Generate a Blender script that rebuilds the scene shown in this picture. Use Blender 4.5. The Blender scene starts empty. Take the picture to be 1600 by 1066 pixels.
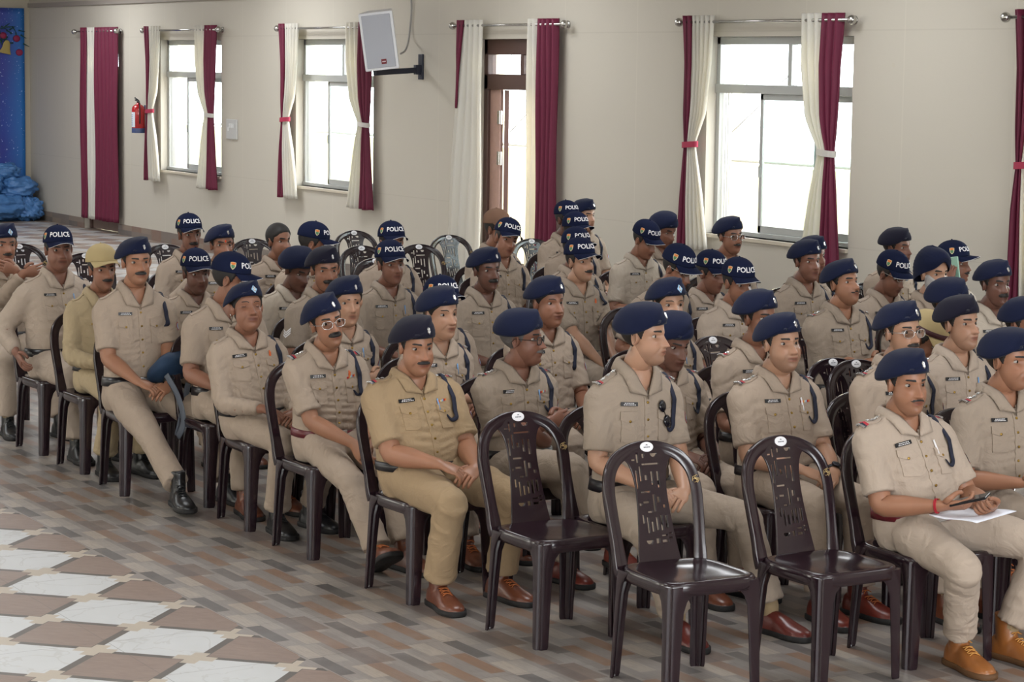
import bpy, math, random
import numpy as np
from mathutils import Vector, Matrix
from mathutils.bvhtree import BVHTree

# ------------------------------------------------------------------ camera, light, exposure
SC = bpy.context.scene
COL = SC.collection
CAM_H = 2.33
CAM_F, CAM_YAW, CAM_PITCH, CAM_ROLL = 3738.27, 0.52977671, 0.11483567, 0.01306974

def cam_axes():
    y, p, r = CAM_YAW, CAM_PITCH, CAM_ROLL
    F = np.array([-math.cos(y)*math.cos(p), math.sin(y)*math.cos(p), -math.sin(p)])
    R0 = np.array([math.sin(y), math.cos(y), 0.0]); U0 = np.cross(R0, F)
    return R0*math.cos(r)+U0*math.sin(r), -R0*math.sin(r)+U0*math.cos(r), F
CR, CU, CF = cam_axes()
cam_data = bpy.data.cameras.new('camera')
cam = bpy.data.objects.new('camera', cam_data); COL.objects.link(cam)
cam.matrix_world = Matrix(((CR[0], CU[0], -CF[0], 0), (CR[1], CU[1], -CF[1], 0), (CR[2], CU[2], -CF[2], CAM_H), (0, 0, 0, 1)))
cam_data.sensor_width = 36; cam_data.lens = CAM_F/1600*36
cam_data.clip_end = 200
SC.camera = cam
SC.view_settings.view_transform = 'Standard'; SC.view_settings.look = 'None'
SC.view_settings.gamma = 1; SC.view_settings.exposure = 0.25

def at(px, py, z=0.0):
    d = CF*CAM_F+CR*(px-800)+CU*(533-py)
    return np.array([0, 0, CAM_H])+d*((z-CAM_H)/d[2])
def on_y(px, py, Y):
    d = CF*CAM_F+CR*(px-800)+CU*(533-py)
    return np.array([0, 0, CAM_H])+d*(Y/d[1])
def on_x(px, py, X):
    d = CF*CAM_F+CR*(px-800)+CU*(533-py)
    return np.array([0, 0, CAM_H])+d*(X/d[0])

W = bpy.data.worlds.new('daylight'); SC.world = W; W.use_nodes = True
bg = W.node_tree.nodes['Background']; bg.inputs[0].default_value = (0.93, 0.97, 1.0, 1); bg.inputs[1].default_value = 9.0

def area(name, loc, rot, sx, sy, power, col=(1, 1, 1)):
    l = bpy.data.lights.new(name, 'AREA'); l.shape = 'RECTANGLE'; l.size = sx; l.size_y = sy; l.energy = power; l.color = col
    o = bpy.data.objects.new(name, l); COL.objects.link(o); o.location = loc; o.rotation_euler = rot; return o
WALL_Y = 11.67; LEFT_X = -34.0; CEIL = 3.7; NEAR_Y = -4.5; RIGHT_X = 5.0
# daylight for unseen windows behind the photographer; end and ceiling panels are added fill
for wx in (-24.5, -19, -13.5, -8, -2.5, 2.5):
    area('near_window_daylight', (wx, NEAR_Y+0.06, 1.9), (math.radians(-90), 0, 0), 2.2, 1.9, 150, (0.92, 0.96, 1.0))
area('end_fill_light', (RIGHT_X-0.06, 3.5, 2.2), (math.radians(90), 0, math.radians(90)), 9.0, 2.4, 760, (0.93, 0.965, 1.0))  # added fill panel, no window is built in this end wall
for lx in (-30, -24.5, -19, -14, -9, -4.5):
    for ly in (1.5, 6.0, 10.0):
        area('ceiling_fill_light', (lx, ly, CEIL-0.12), (0, 0, 0), 1.3, 1.3, (40 if lx > -20 else 66), (0.95, 0.975, 1.0))  # added overhead fill without fittings, stronger over the far end

random.seed(7); RNG = np.random.default_rng(7)

# ------------------------------------------------------------------ materials
MATS = {}
def rgb(r, g, b):
    f = lambda c: (c/255/12.92 if c/255 <= 0.04045 else ((c/255+0.055)/1.055)**2.4)
    return (f(r), f(g), f(b), 1)
def mat(name, col, rough=0.6, metal=0.0, spec=0.5, bump=None, var=None, coat=0, sss=0, trans=0, sheen=0):
    """plain principled material; bump=(scale, strength, distance), var=(scale, amount)"""
    if name in MATS: return MATS[name]
    m = bpy.data.materials.new(name); m.use_nodes = True; nt = m.node_tree; b = nt.nodes['Principled BSDF']
    b.inputs['Base Color'].default_value = col; b.inputs['Roughness'].default_value = rough
    b.inputs['Metallic'].default_value = metal; b.inputs['Specular IOR Level'].default_value = spec
    b.inputs['Coat Weight'].default_value = coat; b.inputs['Coat Roughness'].default_value = 0.08
    if sss:
        b.inputs['Subsurface Weight'].default_value = sss; b.inputs['Subsurface Radius'].default_value = (0.012, 0.004, 0.002); b.inputs['Subsurface Scale'].default_value = 1.0
    if trans: b.inputs['Transmission Weight'].default_value = trans
    if sheen: b.inputs['Sheen Weight'].default_value = sheen
    tc = nt.nodes.new('ShaderNodeTexCoord')
    if var:
        n = nt.nodes.new('ShaderNodeTexNoise'); n.inputs['Scale'].default_value = var[0]; n.inputs['Detail'].default_value = 4
        nt.links.new(tc.outputs['Object'], n.inputs['Vector'])
        mx = nt.nodes.new('ShaderNodeMix'); mx.data_type = 'RGBA'; mx.inputs[6].default_value = [c*(1-var[1]) for c in col[:3]]+[1]; mx.inputs[7].default_value = [min(1, c*(1+var[1])) for c in col[:3]]+[1]
        nt.links.new(n.outputs['Fac'], mx.inputs[0]); nt.links.new(mx.outputs[2], b.inputs['Base Color'])
    if bump:
        n = nt.nodes.new('ShaderNodeTexNoise'); n.inputs['Scale'].default_value = bump[0]; n.inputs['Detail'].default_value = 5
        nt.links.new(tc.outputs['Object'], n.inputs['Vector'])
        bp = nt.nodes.new('ShaderNodeBump'); bp.inputs['Strength'].default_value = bump[1]; bp.inputs['Distance'].default_value = bump[2]
        nt.links.new(n.outputs['Fac'], bp.inputs['Height']); nt.links.new(bp.outputs['Normal'], b.inputs['Normal'])
    MATS[name] = m; return m

def skin_mat(name, col):
    if name in MATS: return MATS[name]
    m = mat(name, col, rough=0.42, spec=0.4, sss=0.05, bump=(60, 0.12, 0.002))
    nt = m.node_tree; b = nt.nodes['Principled BSDF']
    def attr(a):
        n = nt.nodes.new('ShaderNodeAttribute'); n.attribute_name = a; return n
    def mixc(fac, ca, cb):
        mx = nt.nodes.new('ShaderNodeMix'); mx.data_type = 'RGBA'
        nt.links.new(fac, mx.inputs[0])
        if isinstance(ca, tuple): mx.inputs[6].default_value = ca
        else: nt.links.new(ca, mx.inputs[6])
        mx.inputs[7].default_value = cb; return mx.outputs[2]
    tc = nt.nodes.new('ShaderNodeTexCoord'); n = nt.nodes.new('ShaderNodeTexNoise'); n.inputs['Scale'].default_value = 14; n.inputs['Detail'].default_value = 4
    nt.links.new(tc.outputs['Object'], n.inputs['Vector'])
    c = mixc(n.outputs['Fac'], tuple(x*0.86 for x in col[:3])+(1,), tuple(min(1, x*1.14) for x in col[:3])+(1,))
    red = (min(1, col[0]*1.02), col[1]*0.84, col[2]*0.80, 1)
    c = mixc(attr('flush').outputs['Fac'], c, red)
    c = mixc(attr('stubble').outputs['Fac'], c, (col[0]*0.42, col[1]*0.45, col[2]*0.5, 1))
    c = mixc(attr('lips').outputs['Fac'], c, (col[0]*0.60, col[1]*0.36, col[2]*0.38, 1))
    c = mixc(attr('dark').outputs['Fac'], c, (col[0]*0.34, col[1]*0.28, col[2]*0.26, 1))
    nt.links.new(c, b.inputs['Base Color'])
    return m

def cloth_mat(name, col):
    if name in MATS: return MATS[name]
    m = mat(name, col, rough=0.9, spec=0.1, sheen=0.05, var=(9, 0.05))
    nt = m.node_tree; b = nt.nodes['Principled BSDF']; tc = nt.nodes.new('ShaderNodeTexCoord')
    n = nt.nodes.new('ShaderNodeTexNoise'); n.inputs['Scale'].default_value = 9; n.inputs['Detail'].default_value = 3; n.inputs['Distortion'].default_value = 1.5
    nt.links.new(tc.outputs['Object'], n.inputs['Vector'])
    bp = nt.nodes.new('ShaderNodeBump'); bp.inputs['Strength'].default_value = 0.6; bp.inputs['Distance'].default_value = 0.02
    nt.links.new(n.outputs['Fac'], bp.inputs['Height'])
    n2 = nt.nodes.new('ShaderNodeTexNoise'); n2.inputs['Scale'].default_value = 400; nt.links.new(tc.outputs['Object'], n2.inputs['Vector'])
    b2 = nt.nodes.new('ShaderNodeBump'); b2.inputs['Strength'].default_value = 0.15; b2.inputs['Distance'].default_value = 0.0008
    nt.links.new(n2.outputs['Fac'], b2.inputs['Height']); nt.links.new(bp.outputs['Normal'], b2.inputs['Normal']); nt.links.new(b2.outputs['Normal'], b.inputs['Normal'])
    return m

# ------------------------------------------------------------------ mesh helpers
def nrm(v):
    v = np.asarray(v, float); l = np.linalg.norm(v, axis=-1, keepdims=True); return v/np.maximum(l, 1e-9)

class MB:
    """collects vertices and faces of one mesh"""
    def __init__(s): s.v = []; s.f = []; s.m = []; s.n = 0
    def add(s, V, F, mi=0):
        V = np.asarray(V, float).reshape(-1, 3); s.v.append(V); s.f += [tuple(i+s.n for i in f) for f in F]; s.m += [mi]*len(F); s.n += len(V); return s
    def grid(s, P, mi=0, wu=False, wv=False, flip=False):
        P = np.asarray(P, float); a, b = P.shape[:2]; F = []
        for i in range(a-(0 if wu else 1)):
            i2 = (i+1) % a
            for j in range(b-(0 if wv else 1)):
                j2 = (j+1) % b; q = (i*b+j, i*b+j2, i2*b+j2, i2*b+j); F.append(q[::-1] if flip else q)
        return s.add(P.reshape(-1, 3), F, mi)
    def loft(s, rings, mi=0, caps=(True, True)):
        P = np.asarray(rings, float); a, b = P.shape[:2]; s0 = s.n
        s.grid(P, mi, wv=True)
        if caps[0]: s.add(P[0].mean(0)[None], [], mi); s.f += [(s.n-1, s0+(j+1) % b, s0+j) for j in range(b)]; s.m += [mi]*b
        if caps[1]:
            s.add(P[-1].mean(0)[None], [], mi); k = s0+(a-1)*b; s.f += [(s.n-1, k+j, k+(j+1) % b) for j in range(b)]; s.m += [mi]*b
        return s
    def box(s, c, d, mi=0, R=None):
        x, y, z = [k/2 for k in d]; V = np.array([(i, j, k) for i in (-x, x) for j in (-y, y) for k in (-z, z)])
        if R is not None: V = V@np.asarray(R).T
        return s.add(V+np.asarray(c, float), [(0, 1, 3, 2), (4, 6, 7, 5), (0, 4, 5, 1), (2, 3, 7, 6), (0, 2, 6, 4), (1, 5, 7, 3)], mi)
    def tube(s, pts, r, n=10, mi=0, flat=1.0, ref=None, caps=(True, True), closed=False):
        return s.loft(tube_rings(pts, r, n, flat, ref), mi, caps) if not closed else s.grid(tube_rings(list(pts)+[pts[0]], r, n, flat, ref)[:-1], mi, wu=True, wv=True)
    def arrays(s): return (np.concatenate(s.v) if s.v else np.zeros((0, 3))), s.f
    def mesh(s, name, mats, smooth=True):
        V, F = s.arrays(); return mk_mesh(name, V, F, mats, s.m, smooth)

def tube_rings(pts, r, n=10, flat=1.0, ref=None):
    P = np.asarray(pts, float); k = len(P); r = np.broadcast_to(np.asarray(r, float), (k,)) if np.ndim(r) < 2 else np.asarray(r, float)
    T = nrm(np.gradient(P, axis=0)); out = []
    u = np.array(ref if ref is not None else ((0, 0, 1) if abs(T[0][2]) < 0.9 else (1, 0, 0)), float)
    a = np.linspace(0, 2*math.pi, n, endpoint=False)
    for i in range(k):
        u = nrm(u-T[i]*(u@T[i])); w = np.cross(T[i], u)
        rr = r[i] if r.ndim == 1 else r[i][0]; r2 = rr*flat if r.ndim == 1 else r[i][1]
        out.append(P[i]+np.cos(a)[:, None]*u*rr+np.sin(a)[:, None]*w*r2)
    return out

def mk_mesh(name, V, F, mats, mi=None, smooth=True):
    me = bpy.data.meshes.new(name); me.from_pydata([tuple(v) for v in np.asarray(V).tolist()], [], F)
    for m in mats: me.materials.append(m)
    if mi is not None and len(mats) > 1: me.polygons.foreach_set('material_index', np.array(mi, dtype=np.int32))
    if smooth is True: me.polygons.foreach_set('use_smooth', np.ones(len(me.polygons), bool))
    me.update(); return me
def obj(name, me, parent=None, loc=None, rot=None, label=None, auto=None):
    o = bpy.data.objects.new(name, me); COL.objects.link(o)
    if parent is not None: o.parent = parent
    if loc is not None: o.location = loc
    if rot is not None: o.rotation_euler = rot
    if label: o['label'] = label
    return o
def tag(o, label, cat, group=None):
    o['label'] = label; o['category'] = cat
    if group: o['group'] = group
    return o
def empty(name, loc, rz, label, cat, group=None):
    o = bpy.data.objects.new(name, None); COL.objects.link(o); o.empty_display_size = 0.1; o.location = loc; o.rotation_euler = (0, 0, rz)
    return tag(o, label, cat, group)
def struct(name, me, loc=None, parent=None):
    o = obj(name, me, parent, loc)
    if parent is None: o['kind'] = 'structure'
    return o
def bevel(o, w=0.003, seg=2, ang=35):
    m = o.modifiers.new('bevel', 'BEVEL'); m.width = w; m.segments = seg; m.limit_method = 'ANGLE'; m.angle_limit = math.radians(ang); m.harden_normals = False
    return o

def remesh(V, F, voxel, smooth=3):
    """union of overlapping closed lofts into one even surface"""
    me = bpy.data.meshes.new('tmp'); me.from_pydata([tuple(v) for v in np.asarray(V).tolist()], [], F)
    o = bpy.data.objects.new('tmp', me); COL.objects.link(o)
    m = o.modifiers.new('r', 'REMESH'); m.mode = 'VOXEL'; m.voxel_size = voxel
    s = o.modifiers.new('s', 'SMOOTH'); s.factor = 0.6; s.iterations = smooth
    dg = bpy.context.evaluated_depsgraph_get(); e = o.evaluated_get(dg); m2 = e.to_mesh()
    n = len(m2.vertices); co = np.empty(n*3); m2.vertices.foreach_get('co', co); VV = co.reshape(-1, 3)
    FF = [tuple(p.vertices) for p in m2.polygons]
    no = np.empty(n*3); m2.vertices.foreach_get('normal', no)
    e.to_mesh_clear(); bpy.data.objects.remove(o); bpy.data.meshes.remove(me)
    return VV, FF, no.reshape(-1, 3)

def catmull(P, n):
    P = np.asarray(P, float); P = np.vstack([2*P[0]-P[1], P, 2*P[-1]-P[-2]]); k = len(P)-3; out = []
    for t in np.linspace(0, k, n):
        i = min(int(t), k-1); u = t-i; a, b, c, d = P[i:i+4]
        out.append(0.5*((2*b)+(-a+c)*u+(2*a-5*b+4*c-d)*u*u+(-a+3*b-3*c+d)*u**3))
    return np.array(out)
def sm(x, a, b):
    t = np.clip((np.asarray(x, float)-a)/(b-a), 0, 1); return t*t*(3-2*t)
def rotz(a): c, s = math.cos(a), math.sin(a); return np.array([[c, -s, 0], [s, c, 0], [0, 0, 1]])
def roty(a): c, s = math.cos(a), math.sin(a); return np.array([[c, 0, s], [0, 1, 0], [-s, 0, c]])
def rotx(a): c, s = math.cos(a), math.sin(a); return np.array([[1, 0, 0], [0, c, -s], [0, s, c]])
def noise3(P, f, seed):
    """cheap smooth noise, about -1..1"""
    r = np.random.default_rng(seed); s = np.zeros(len(P))
    Q = P*f; Q = Q+0.6*np.sin(Q[:, [1, 2, 0]]*1.3+r.uniform(0, 6, 3))
    for _ in range(5):
        k = r.normal(0, 1, 3); s += np.sin(Q@k+r.uniform(0, 6.28))
    return s/2.6

def text_arrays(body, size, ext=0.0):
    cu = bpy.data.curves.new('t', 'FONT'); cu.body = body; cu.size = size; cu.align_x = 'CENTER'; cu.align_y = 'CENTER'; cu.extrude = ext; cu.offset = size*0.02; cu.resolution_u = 2
    o = bpy.data.objects.new('t', cu); COL.objects.link(o)
    dg = bpy.context.evaluated_depsgraph_get(); me = o.evaluated_get(dg).to_mesh()
    V = np.empty(len(me.vertices)*3); me.vertices.foreach_get('co', V); F = [tuple(p.vertices) for p in me.polygons]
    o.evaluated_get(dg).to_mesh_clear(); bpy.data.objects.remove(o); bpy.data.curves.remove(cu)
    return V.reshape(-1, 3), F
# ------------------------------------------------------------------ heads
SKINS = [rgb(152, 108, 84), rgb(140, 97, 77), rgb(126, 86, 70), rgb(104, 71, 59), rgb(172, 132, 108)]
def skin(i): return skin_mat('skin_tone_%d' % i, SKINS[i])
HAIR = mat('black_hair', (0.020, 0.017, 0.016, 1), 0.6, spec=0.4, bump=(260, 0.5, 0.002))
GREYHAIR = mat('grey_hair', rgb(96, 92, 90), 0.7, spec=0.3, bump=(260, 0.6, 0.002))
WHITEBEARD = mat('white_beard_hair', rgb(168, 164, 162), 0.8, spec=0.2, bump=(200, 0.8, 0.003))
SCLERA = mat('eye_white', rgb(160, 150, 142), 0.3); IRIS = mat('dark_brown_iris', (0.012, 0.006, 0.004, 1), 0.15)

def ell_ray(D, c, r):
    """distance along directions D from the origin to the far side of an ellipsoid"""
    c = np.array(c, float); r = np.array(r, float); a = ((D/r)**2).sum(1); b = (D*c/r**2).sum(1); k = ((c/r)**2).sum()-1
    return (b+np.sqrt(np.maximum(b*b-a*k, 1e-9)))/a

def head_points(nu, nv, fp):
    """head surface on an nv x nu grid; x forward, y left, z up, origin between the ears at eye height"""
    w, jaw, fat, female = fp.get('w', 1), fp.get('jaw', 1), fp.get('fat', 0), fp.get('female', 0)
    u = np.linspace(-1, 1, nu, endpoint=False); th = math.pi*(0.62*u+0.38*u**3)       # dense at the face
    v = np.linspace(0, 1, nv); ph = math.pi*(v-0.045*np.sin(2*math.pi*v))
    TH, PH = np.meshgrid(th, ph)
    D = np.stack([np.sin(PH)*np.cos(TH), np.sin(PH)*np.sin(TH), np.cos(PH)], -1).reshape(-1, 3)
    C0 = np.array([0.004, 0, -0.012])
    a = ell_ray(D, (-0.016, 0, 0.044), (0.094, 0.0735*w, 0.084))
    b = ell_ray(D, (0.022, 0, -0.032), (0.064, (0.0575+0.0105*fat)*w, 0.080+0.003*fat))
    c = ell_ray(D, (0.048, 0, -0.076), (0.036+0.003*fat, (0.032*jaw+0.012*fat)*w, 0.034+0.003*fat))
    k = 130.0
    r = np.log(np.exp(k*a)+np.exp(k*b)+np.exp(k*c))/k
    P = C0+D*r[:, None]
    x, y, z = P[:, 0].copy(), P[:, 1].copy(), P[:, 2].copy(); ay = np.abs(y)
    fr = sm(D[:, 0], 0.15, 0.55)
    g = lambda q, m, s: np.exp(-((q-m)/s)**2)
    P[:, 0] -= fr*0.0050*sm(z, 0.012, 0.05)*0.4
    # eye sockets, brows, cheeks
    dx = -0.0120*g(ay, 0.031, 0.017)*g(z, 0.001, 0.0125)
    dx += (0.0045 if not female else 0.0015)*g(z, 0.019, 0.008)*np.clip(1-ay/0.06, 0, 1)
    dx += 0.0055*g(ay, 0.042, 0.014)*g(z, -0.022, 0.011)
    dx -= 0.0035*g(ay, 0.046, 0.014)*g(z, -0.060, 0.016)*(1-fat)
    # nose
    L = fp.get('nose', 1.0)
    zz = np.clip((0.010-z)/0.047, 0, 1); hgt = (0.0045+0.0195*zz**1.15)*L
    drop = np.where(z < -0.037, np.exp(-((z+0.037)/0.0065)**2), 1.0); up = np.where(z > 0.010, np.exp(-((z-0.010)/0.014)**2), 1.0)
    wid = 0.0072+0.0055*zz
    dx += hgt*drop*up*np.exp(-(ay/wid)**2.4)
    dx += 0.0075*g(ay, 0.0135, 0.0062)*g(z, -0.035, 0.0075)
    # mouth
    dx += 0.0060*g(ay, 0, 0.030)*g(z, -0.062, 0.022)
    cur = z+0.0-0.0*ay; ml = np.clip(1-(ay/0.027)**2, 0, 1)
    lip = (0.0042*g(cur, -0.0590, 0.0042)+0.0052*g(cur, -0.0710, 0.0052)-0.0042*g(cur, -0.0648, 0.0020))*ml
    dx += lip*(1.25 if female else 1.0)
    dx -= 0.0042*g(ay, 0, 0.02)*g(z, -0.082, 0.006); dx += 0.006*g(ay, 0, 0.017)*g(z, -0.101, 0.012)
    P[:, 0] += dx*fr
    # nasolabial crease and cheek fullness
    P[:, 0] -= fr*0.0038*g(ay-(-z-0.035)*0.55, 0.018, 0.004)*sm(-z, 0.036, 0.05)*(1-sm(-z, 0.07, 0.085))
    P[:, 1] += np.sign(y)*fat*0.006*g(z, -0.055, 0.03)*sm(D[:, 0], -0.2, 0.5)
    A = {}
    lipm = ml*np.clip((g(z, -0.0595, 0.0042)+g(z, -0.0705, 0.0052)), 0, 1)*fr
    A['lips'] = np.clip(lipm*1.3-0.15, 0, 1)
    A['flush'] = np.clip(0.55*g(ay, 0.042, 0.018)*g(z, -0.028, 0.018)+0.8*g(ay, 0, 0.014)*g(z, -0.030, 0.012), 0, 1)*fr*0.6
    st = sm(-z, 0.03, 0.085)*sm(D[:, 0], -0.35, 0.3)*(0 if female else fp.get('stub', 0.22))
    A['stubble'] = st*(1-A['lips'])
    A['dark'] = np.clip(0.55*g(ay, 0.0085, 0.0035)*g(z, -0.0425, 0.0030)+0.25*g(ay-(-z-0.035)*0.55, 0.018, 0.003)*sm(-z, 0.036, 0.05)*(1-sm(-z, 0.066, 0.08))+0.42*g(ay, 0.031, 0.018)*g(z, -0.006, 0.010)+1.0*g(z, -0.0648, 0.0026)*ml, 0, 1)*fr  # nostril, crease, eye socket and mouth-line shade painted into the skin colour
    N = nrm(P-np.array([-0.01, 0, 0]))
    return P.reshape(nv, nu, 3), N.reshape(nv, nu, 3), A, D.reshape(nv, nu, 3)

def patch_from_head(P, N, off, keep):
    """a shell over the head: vertices moved outward by off, only faces with any vertex in keep"""
    nv, nu = P.shape[:2]; Q = (P+N*off[..., None]); F = []
    K = keep
    idx = -np.ones(nv*nu, int); used = []
    def vid(i, j):
        k = i*nu+j
        if idx[k] < 0: idx[k] = len(used); used.append(k)
        return idx[k]
    for i in range(nv-1):
        for j in range(nu):
            j2 = (j+1) % nu
            if K[i, j] or K[i+1, j] or K[i, j2] or K[i+1, j2]:
                F.append((vid(i, j), vid(i+1, j), vid(i+1, j2), vid(i, j2)))
    return Q.reshape(-1, 3)[used], F

def eye_mesh():
    if 'eye' in MATS: return MATS['eye']
    b = MB(); R = 0.0134; n = 18; rings = []; mi = []
    pol = [0.15, 0.35, 0.55, 0.68, 0.74, 0.9, 1.2, 1.6]
    for p in pol:
        a = np.linspace(0, 2*math.pi, n, endpoint=False)
        rings.append(np.stack([np.full(n, R*math.cos(p)), R*math.sin(p)*np.cos(a), R*math.sin(p)*np.sin(a)], -1))
    b.loft(rings, 0, (True, False))
    mi = [1 if k//n < 3 else 0 for k in range((len(pol)-1)*n)]+[1]*n
    b.m = mi
    MATS['eye'] = b.mesh('eye', [SCLERA, IRIS]); return MATS['eye']

def build_head(fp, near):
    """returns skin verts/faces/attributes plus child meshes in head coordinates"""
    nu, nv = (104, 76) if near else (72, 54)
    P, N, A, D = head_points(nu, nv, fp)
    V = P.reshape(-1, 3); F = []
    for i in range(nv-1):
        for j in range(nu):
            j2 = (j+1) % nu; F.append((i*nu+j, (i+1)*nu+j, (i+1)*nu+j2, i*nu+j2))
    attrs = {k: v.copy() for k, v in A.items()}; n0 = len(V)
    ex = MB()
    w = fp.get('w', 1)
    for s in (1, -1):                                   # ears
        c = np.array([-0.010, s*0.0700*w, -0.010]); M = rotz(s*0.38)@rotx(-s*0.10)@roty(0.13)
        a2 = np.linspace(0, 2*math.pi, 22, endpoint=False); egg = 1-0.22*np.clip(-np.sin(a2), 0, 1)
        ox = -0.0165*np.cos(a2)*egg; oz = 0.0300*np.sin(a2)+0.001
        rings = [np.stack([q*ox+qx, np.full(22, s*yy), q*oz], -1)@M.T+c for q, yy, qx in ((0.80, -0.010, 0.004), (0.97, 0.002, 0), (1.0, 0.0075, 0), (0.95, 0.0095, 0), (0.86, 0.0085, 0), (0.74, 0.0050, 0), (0.60, 0.0060, 0.001), (0.48, 0.0045, 0.002), (0.30, 0.0005, 0.003), (0.1, 0.0, 0.003))]
        ex.loft(rings)
    # eyelids
    closed = fp.get('closed', 0); look = fp.get('down', 0); lidrows = []
    up_el = 0.50-0.45*look*0.5-(0.9 if closed else 0); eyes = []
    for s in (1, -1):
        jx = np.argmin((P[..., 1]-s*0.031)**2+(P[..., 2]-0.001)**2+(P[..., 0] < 0)*9); px = P.reshape(-1, 3)[jx, 0]
        c = np.array([px-0.0082, s*0.0315, 0.001]); eyes.append(c); R = 0.0147
        for lo, hi in ((up_el, 1.35), (-1.35, -0.36 if not closed else up_el-0.04)):
            el = np.linspace(lo, hi, 6); az = np.linspace(-1.35, 1.35, 13); rows = []
            for k, e in enumerate(el):
                edge = 0.0
                if k == 0 and lo > -1: edge = 0.10*(az**2)*-1.0
                if k == 5 and lo < -1: edge = 0.06*(az**2)
                ee = e+edge+0*az; rr = R*(1.0 if 0 < k < 5 else 0.985)
                rows.append(np.stack([rr*np.cos(ee)*np.cos(az), rr*np.cos(ee)*np.sin(az), rr*np.sin(ee)], -1)+c)
            if lo > -1: lidrows.append((ex.n, ex.n+26))
            ex.grid(rows)
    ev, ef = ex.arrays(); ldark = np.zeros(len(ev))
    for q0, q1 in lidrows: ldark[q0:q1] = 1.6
    V = np.vstack([V, ev]); F += [tuple(i+n0 for i in f) for f in ef]
    for k in attrs: attrs[k] = np.concatenate([attrs[k], ldark if k == 'dark' else np.zeros(len(ev))])
    # hair, brows, moustache, beard
    kids = []
    x, y, z = P[..., 0], P[..., 1], P[..., 2]; ay = np.abs(y); female = fp.get('female', 0)
    th = np.abs(np.arctan2(y, x-0.0))
    line = np.interp(th, [0, 0.55, 0.85, 1.15, 1.35, 1.55, 1.75, 2.2, 3.15], [0.066, 0.060, 0.040, 0.030, -0.012, -0.006, 0.002, -0.052, -0.066])
    if female: line = np.interp(th, [0, 0.55, 0.85, 1.15, 1.35, 1.6, 2.2, 3.15], [0.060, 0.052, 0.034, 0.016, -0.004, -0.012, -0.060, -0.070])
    d = z-line+noise3(P.reshape(-1, 3), 120, 5).reshape(nv, nu)*0.0012
    hh = fp.get('hair', 0.006)
    off = -0.0016+(hh+0.0016)*sm(d, -0.003, 0.010)+0.010*sm(z, 0.04, 0.10)*(hh > 0.008)
    if not fp.get('bald'):
        vv, ff = patch_from_head(P, N, off, d > -0.002); m = MB().add(vv, ff)
        if female:
            a = np.linspace(0, 2*math.pi, 16, endpoint=False)
            m.loft([np.stack([np.full(16, -0.105+0.0)+0.030*t, 0.032*q*np.cos(a), -0.035+0.030*q*np.sin(a)], -1) for t, q in ((-1, 0.3), (-0.8, 0.7), (-0.3, 1), (0.3, 1), (1, 0.7))])
        kids.append(('hair', m.mesh('hair', [GREYHAIR if fp.get('grey') else HAIR]), None))
    xb = 0.0205+0.0035*np.cos((ay-0.031)/0.02*1.2)
    bm = (1-np.abs(z-xb)/(0.0062 if not female else 0.0036))*np.clip((ay-0.010)/0.004, 0, 1)*np.clip((0.051-ay)/0.010, 0, 1); bm = np.where(x > 0.03, bm, -1)
    vv, ff = patch_from_head(P, N, -0.0018+0.0036*np.clip(bm*1.6, 0, 1), bm > -0.4)
    kids.append(('eyebrows', MB().add(vv, ff).mesh('eyebrows', [HAIR]), None))
    mo = fp.get('mou', 0)
    if mo:
        wy = 0.034*fp.get('mouw', 1.0); zc = -0.0530-0.20*np.maximum(ay-0.010, 0)*fp.get('droop', 1)
        mm = (1-np.abs(z-zc)/(0.0112*mo*(1-0.55*np.clip(ay/wy, 0, 1)**2)))*np.clip((wy-ay)/0.010, 0, 1)*np.where(x > 0.03, 1, -1)
        tk = 0.0058*min(mo, 1.2)*np.where(x > 0.03, 1, 0)
        vv, ff = patch_from_head(P, N, -0.0020+(tk+0.002)*np.clip(mm*1.5, 0, 1)**0.7, (mm > -0.35) & (x > 0.03) & (ay < wy+0.006))
        kids.append(('moustache', MB().add(vv, ff).mesh('moustache', [GREYHAIR if fp.get('greymou') else HAIR]), None))
    if fp.get('beard'):
        lim = np.interp(ay, [0, 0.02, 0.035, 0.06], [-0.074, -0.066, -0.045, 0.0])
        d = lim-z; d = np.where(x > -0.015, d, -0.02); low = sm(-z, 0.06, 0.12)
        vv, ff = patch_from_head(P, N, -0.002+(0.010+0.012*low)*sm(d, -0.002, 0.018), d > -0.003)
        vv[:, 2] -= 0.018*sm(-vv[:, 2], 0.06, 0.13); kids.append(('beard', MB().add(vv, ff).mesh('beard', [WHITEBEARD]), 'grey-white beard'))
    return V, F, attrs, kids, eyes

# ------------------------------------------------------------------ headgear (head coordinates)
NAVY = mat('navy_wool', rgb(25, 30, 53), 0.95, spec=0.08, sheen=0.08, bump=(300, 0.5, 0.001), var=(30, 0.08))
NAVY_DARK = mat('dark_navy_wool', rgb(29, 28, 41), 0.95, spec=0.08, sheen=0.08, bump=(300, 0.5, 0.001))
CAPNAVY = mat('navy_cotton', rgb(24, 30, 55), 0.9, spec=0.1, bump=(500, 0.3, 0.0006))
KHAKICAP = mat('khaki_cotton', rgb(176, 158, 118), 0.85, spec=0.15, bump=(300, 0.3, 0.001))
BROWNCAP = mat('brown_cotton', rgb(120, 92, 76), 0.85, spec=0.15)
WHITE = mat('white_thread', rgb(232, 230, 232), 0.6)
SILVER = mat('silver_metal', rgb(215, 215, 215), 0.25, metal=0.9, bump=(400, 0.4, 0.001))
SKYBADGE = mat('pale_blue_patch', rgb(150, 185, 215), 0.7)
ORANGE = mat('orange_patch', rgb(215, 120, 50), 0.7); CREAM = mat('cream_patch', rgb(205, 195, 160), 0.7); GREENP = mat('green_patch', rgb(80, 130, 90), 0.7)
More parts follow.
